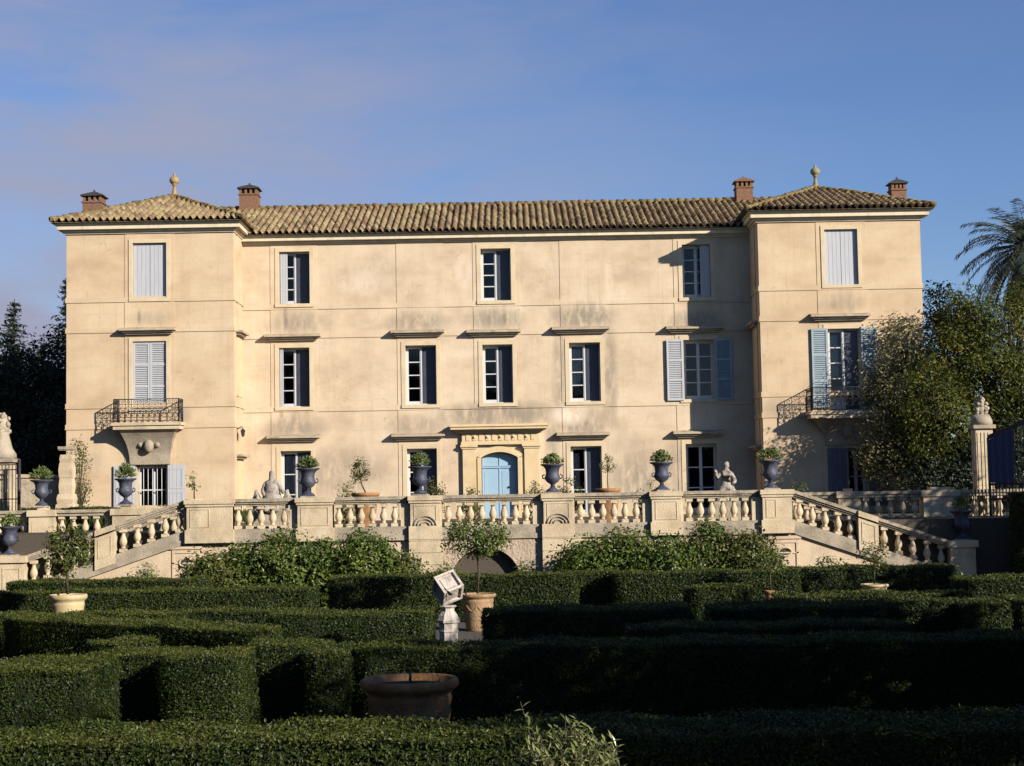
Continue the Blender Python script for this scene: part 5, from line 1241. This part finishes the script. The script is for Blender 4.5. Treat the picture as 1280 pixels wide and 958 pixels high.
# ------------------------------------------------------------------ trees
def big_tree(label, base, blobs_, ncl, per, ls, m, name='broadleaf_tree', trunk=.22, spread=.35, asp=.45, lean=(0, 0), cat='tree', group=None):
    o = thing(name, label, cat, base, group=group); mb = MB(); mt = MB(); b = Vector(base)
    zmin = min(c[2]-r[2] for c, r in blobs_); tot = sum(r[0]*r[2] for c, r in blobs_)
    fork = b + Vector((lean[0], lean[1], max(1.0, (zmin-b.z)*.9)))
    mt.tube([b, b.lerp(fork, .5)+Vector((.08, 0, 0)), fork], [trunk*1.25, trunk, trunk*.85], 10)
    for c, r in blobs_:
        k = max(8, int(ncl*r[0]*r[2]/tot)); P, Nn, cc = crown_points(c, r, k, per, spread, .62); mb.leaves(P, Nn, ls, asp, .75)
        C0 = Vector(c); mt.tube([fork, fork.lerp(C0, .5)+Vector((0, 0, .2)), C0], [trunk*.6, trunk*.4, trunk*.2], 7)
        for q in cc[::max(1, k//22)]: q = Vector(q); s_ = fork.lerp(C0, random.uniform(.6, 1)); mt.tube([s_, s_.lerp(q, .55)+Vector((0, 0, .12)), q], [trunk*.18, trunk*.11, trunk*.04], 5)
    mb.build('crown', m, o); mt.build('trunk', M['bark'], o); return o
def bp(px, py, Y, rx, ry, rz): x, z = at(px, py, Y); return ((x, Y, z), (rx, ry, rz))
# right of the house
big_tree('pale leaved tree catching the sun against the right wing', (15.6, 60.3, TER), [bp(1130, 440, 61.6, 1.1, .8, 1.35), bp(1124, 520, 60.6, 1.2, 1.0, 1.3), bp(1102, 480, 61.7, .8, .65, .9), bp(1112, 575, 60.1, 1.15, 1.0, 1.2), bp(1098, 560, 60.3, .8, .7, 1.3)], 250, 40, .13, M['pale_leaf'], trunk=.16, spread=.28)
big_tree('broad olive green tree filling the right side behind the gate pier', (18.6, 60.3, TER), [bp(1190, 462, 60.4, 1.35, 1.3, 1.5), bp(1160, 500, 60.3, 1.0, 1.0, 1.1), bp(1222, 405, 60.8, 1.25, 1.2, 1.2), bp(1262, 428, 60.3, 1.35, 1.3, 1.6), bp(1240, 475, 59.8, 1.5, 1.3, 1.6), bp(1285, 500, 59.5, 1.5, 1.4, 1.7),
    bp(1160, 552, 60.4, 1.2, 1.1, 1.3), bp(1208, 545, 59.6, 1.4, 1.3, 1.4), bp(1262, 565, 59.4, 1.5, 1.3, 1.4), bp(1167, 515, 58.8, 1.1, .9, 1.9), bp(1205, 385, 60.9, .5, .5, .7), bp(1140, 535, 60.0, .6, .6, .9), bp(1278, 385, 60.9, .7, .7, .8)], 760, 46, .17, M['olive'], trunk=.26, spread=.30, asp=.34)
big_tree('dark evergreen rising behind the right corner of the house', (18.9, 70, TER), [bp(1177, 395, 70, .85, .9, 1.3), bp(1182, 450, 70, 1.5, 1.3, 2.0), bp(1215, 420, 70, 1.2, 1.0, 1.4)], 160, 40, .20, M['dark_leaf'], trunk=.2, spread=.36)
big_tree('dim tree in the shade of the right wing below the olive green crown', (18.2, 59.3, TER), [bp(1165, 590, 59.4, 1.5, 1.2, 1.2), bp(1215, 600, 59.2, 1.3, 1.1, 1.5), bp(1262, 580, 58.6, 1.3, 1.1, 1.7)], 240, 40, .16, M['dark_leaf'], trunk=.15, spread=.36)
# palm
Y = 66; x, zt = at(1284, 312, Y)
o = thing('palm_tree', 'tall date palm with drooping fronds above the right hand trees', 'palm tree', (x, Y, TER)); mb = MB()
mb.tube([(x, Y, TER), (x+.1, Y, TER+4), (x, Y, zt-.2)], [.34, .26, .24], 12); mb.build('trunk', M['bark'], o); mb = MB(); ms = MB()
for k in range(130):
    a = random.uniform(0, 2*PI); e0 = random.uniform(-1.15, 1.3); ln = random.uniform(2.3, 3.1); p = Vector((x, Y, zt)); d = Vector((math.cos(a)*math.cos(e0), math.sin(a)*math.cos(e0), math.sin(e0))); pts = [p.copy()]; P, T, Nn = [], [], []
    for j in range(14):
        d = (d + Vector((0, 0, -.105))).normalized(); p = p + d*ln/14; pts.append(p.copy())
        side = d.cross(Vector((0, 0, 1))).normalized()
        if j > 1:
            for s_ in (-1, 1):
                for q in (0, .5):
                    t_ = (side*s_*.8 + d*.6 + Vector((0, 0, -.35))).normalized(); ll = .42*math.sin(PI*(.15+.8*j/14)); P.append(tuple(p + d*q*ln/14 + t_*ll*.5)); T.append(tuple(t_)); Nn.append(tuple(d.cross(t_)))
    mb.leaves(P, Nn, .52, .10, .1, T=T); ms.tube(pts[::2], [.03, .026, .022, .018, .014, .01, .006, .004][:len(pts[::2])], 5)
mb.build('frond', M['palm'], o); ms.build('frond_stalk', M['bark'], o)
# left: dark wood in the shade of the house
def conifer(label, base, h, r, tiers, m, ls=.28, group=None, z0=.12):
    o = thing('conifer_tree', label, 'tree', base, group=group); mt = MB(); mb = MB(); b = Vector(base)
    mt.tube([b, b+Vector((0, 0, h*.5)), b+Vector((.05, 0, h))], [r*.09, r*.06, .02], 8); P, Nn, T = [], [], []
    for i in range(tiers):
        t_ = z0 + (1-z0)*(i/tiers)**.9; z = h*t_; rr = r*(1-t_)**.8*random.uniform(.7, 1.12) + .12; nb = max(4, int(9*(1-t_)+4))
        for k in range(nb):
            a = random.uniform(0, 2*PI); q = rr*random.uniform(.65, 1.1); s_ = b + Vector((0, 0, z)); d = Vector((math.cos(a), math.sin(a), -.12)); tip = s_ + d*q + Vector((0, 0, q*.12)); mt.tube([s_, s_.lerp(tip, .6)-Vector((0, 0, q*.08)), tip], [.03, .02, .006], 4)
            m_ = max(5, int(q/.085))
            for j in range(m_):
                f_ = (j+1)/m_; p = s_.lerp(tip, f_) + Vector((0, 0, -.08*q*math.sin(PI*f_)))
                for _ in range(3): P.append((p.x+random.gauss(0, .1), p.y+random.gauss(0, .1), p.z+random.gauss(-.04, .06))); T.append((math.cos(a)+random.gauss(0, .6), math.sin(a)+random.gauss(0, .6), -.25)); Nn.append((0, 0, 1))
    mb.leaves(P, Nn, ls, .32, .5, T=T); mb.build('crown', m, o); mt.build('trunk', M['bark'], o); return o
def con(label, px, py, Y, r, tiers, m, **k):
    x, zt = at(px, py, Y); conifer(label, (x, Y, TER), zt-TER, r, tiers, m, **k)
con('slim pointed conifer rising above the dark wood at the far left', 17, 374, 84, 2.0, 34, M['needle'])
con('ragged dark conifer half hidden by the left corner of the house', 84, 345, 80, 2.3, 36, M['needle'])
con('short conifer tip between the two taller left conifers', 55, 425, 86, 2.2, 26, M['needle'])
big_tree('broad black green tree in the shade left of the house', (-22.5, 76, TER), [bp(20, 500, 76, 2.2, 2, 2.6), bp(60, 520, 76, 2.0, 2, 2.6), bp(40, 580, 76, 2.6, 2, 2.2), bp(75, 465, 77, 1.2, 1.2, 1.8)], 420, 40, .24, M['dark_leaf'], trunk=.3, spread=.5)
big_tree('dense dark tree at the left edge behind the stone pier', (-27, 80, TER), [bp(-10, 470, 80, 2.4, 2, 2.6), bp(10, 540, 80, 2.4, 2, 3.0), bp(-30, 560, 80, 2.6, 2, 3.0)], 360, 38, .26, M['dark_leaf'], trunk=.3, spread=.5)
big_tree('dark undergrowth tree filling the gap above the low stone wall', (-21, 71, TER), [bp(45, 590, 71, 1.9, 1.4, 1.4), bp(75, 560, 71, 1.0, 1.2, 2.0), bp(10, 600, 71, 1.8, 1.4, 1.4)], 220, 36, .22, M['dark_leaf'], trunk=.2, spread=.42)
# evergreen screen along the right side of the garden; it shades the parterre and the foot of the right staircase
for X, Y_, h_, r_, lab in ((11.0, 7.15, 9.0, 1.4, 'tall narrow evergreen beside the right end of the front hedge'), (11.4, 10.8, 7.6, 1.9, 'broad evergreen of the right screen'), (11.6, 13.6, 8.0, 1.8, 'evergreen with a broad head in the right screen'),
                       (11.8, 16.9, 7.4, 1.9, 'evergreen of the right screen level with the second hedge row'), (12.0, 20.2, 7.6, 2.0, 'shorter evergreen of the right screen'), (12.4, 23.0, 6.6, 1.8, 'low evergreen of the right screen'),
                       (16.2, 28.4, 6.0, 2.2, 'evergreen beyond the square cut hedge block'), (18.6, 35.4, 5.4, 2.1, 'evergreen near the shaded far right hedge'), (22.6, 43.4, 9.5, 2.6, 'evergreen beside the iron gate')):
    shrub('evergreen_tree', lab, 'tree', (X, Y_, 0), (r_, r_, h_/2), 230, 36, .30, M['dark_leaf'], 'evergreen screen along the right of the garden', spread=.42, stems=8)

# unseen trees added left of and behind the viewer to block low sky light
pt = None
for X, Y_, h_, r_, lab in ((-23, 44, 14, 4.2, 'added unseen tree left of the staircase'), (-22, 34, 15, 4.4, 'added unseen tree left of the yellow pot'), (-20.5, 25, 14, 4.2, 'added unseen tree beside the left parterre'), (-19, 15, 15, 4.4, 'added unseen tree beside the front hedge'), (-19, 5, 14, 4.4, 'added unseen tree left of the viewer'),
                       (-17, -6, 15, 4.6, 'added unseen tree behind the viewer on the left'), (-8, -11, 14, 4.6, 'added unseen tree behind the viewer'), (1, -13, 14, 4.6, 'added unseen tree straight behind the viewer'), (10, -15, 14, 4.6, 'added unseen tree behind the viewer on the right'), (-27, 55, 13, 4, 'added unseen tree behind the left gate pier')):
    if pt is None: pt = shrub('sky_block_tree', lab, 'tree', (X, Y_, 0), (4.4, 4.4, 7.3), 330, 40, .62, M['dark_leaf'], 'unseen trees added to block sky light', spread=.85, stems=8)
    else: dup(pt, (X, Y_, 0), lab, rz=X*1.7)
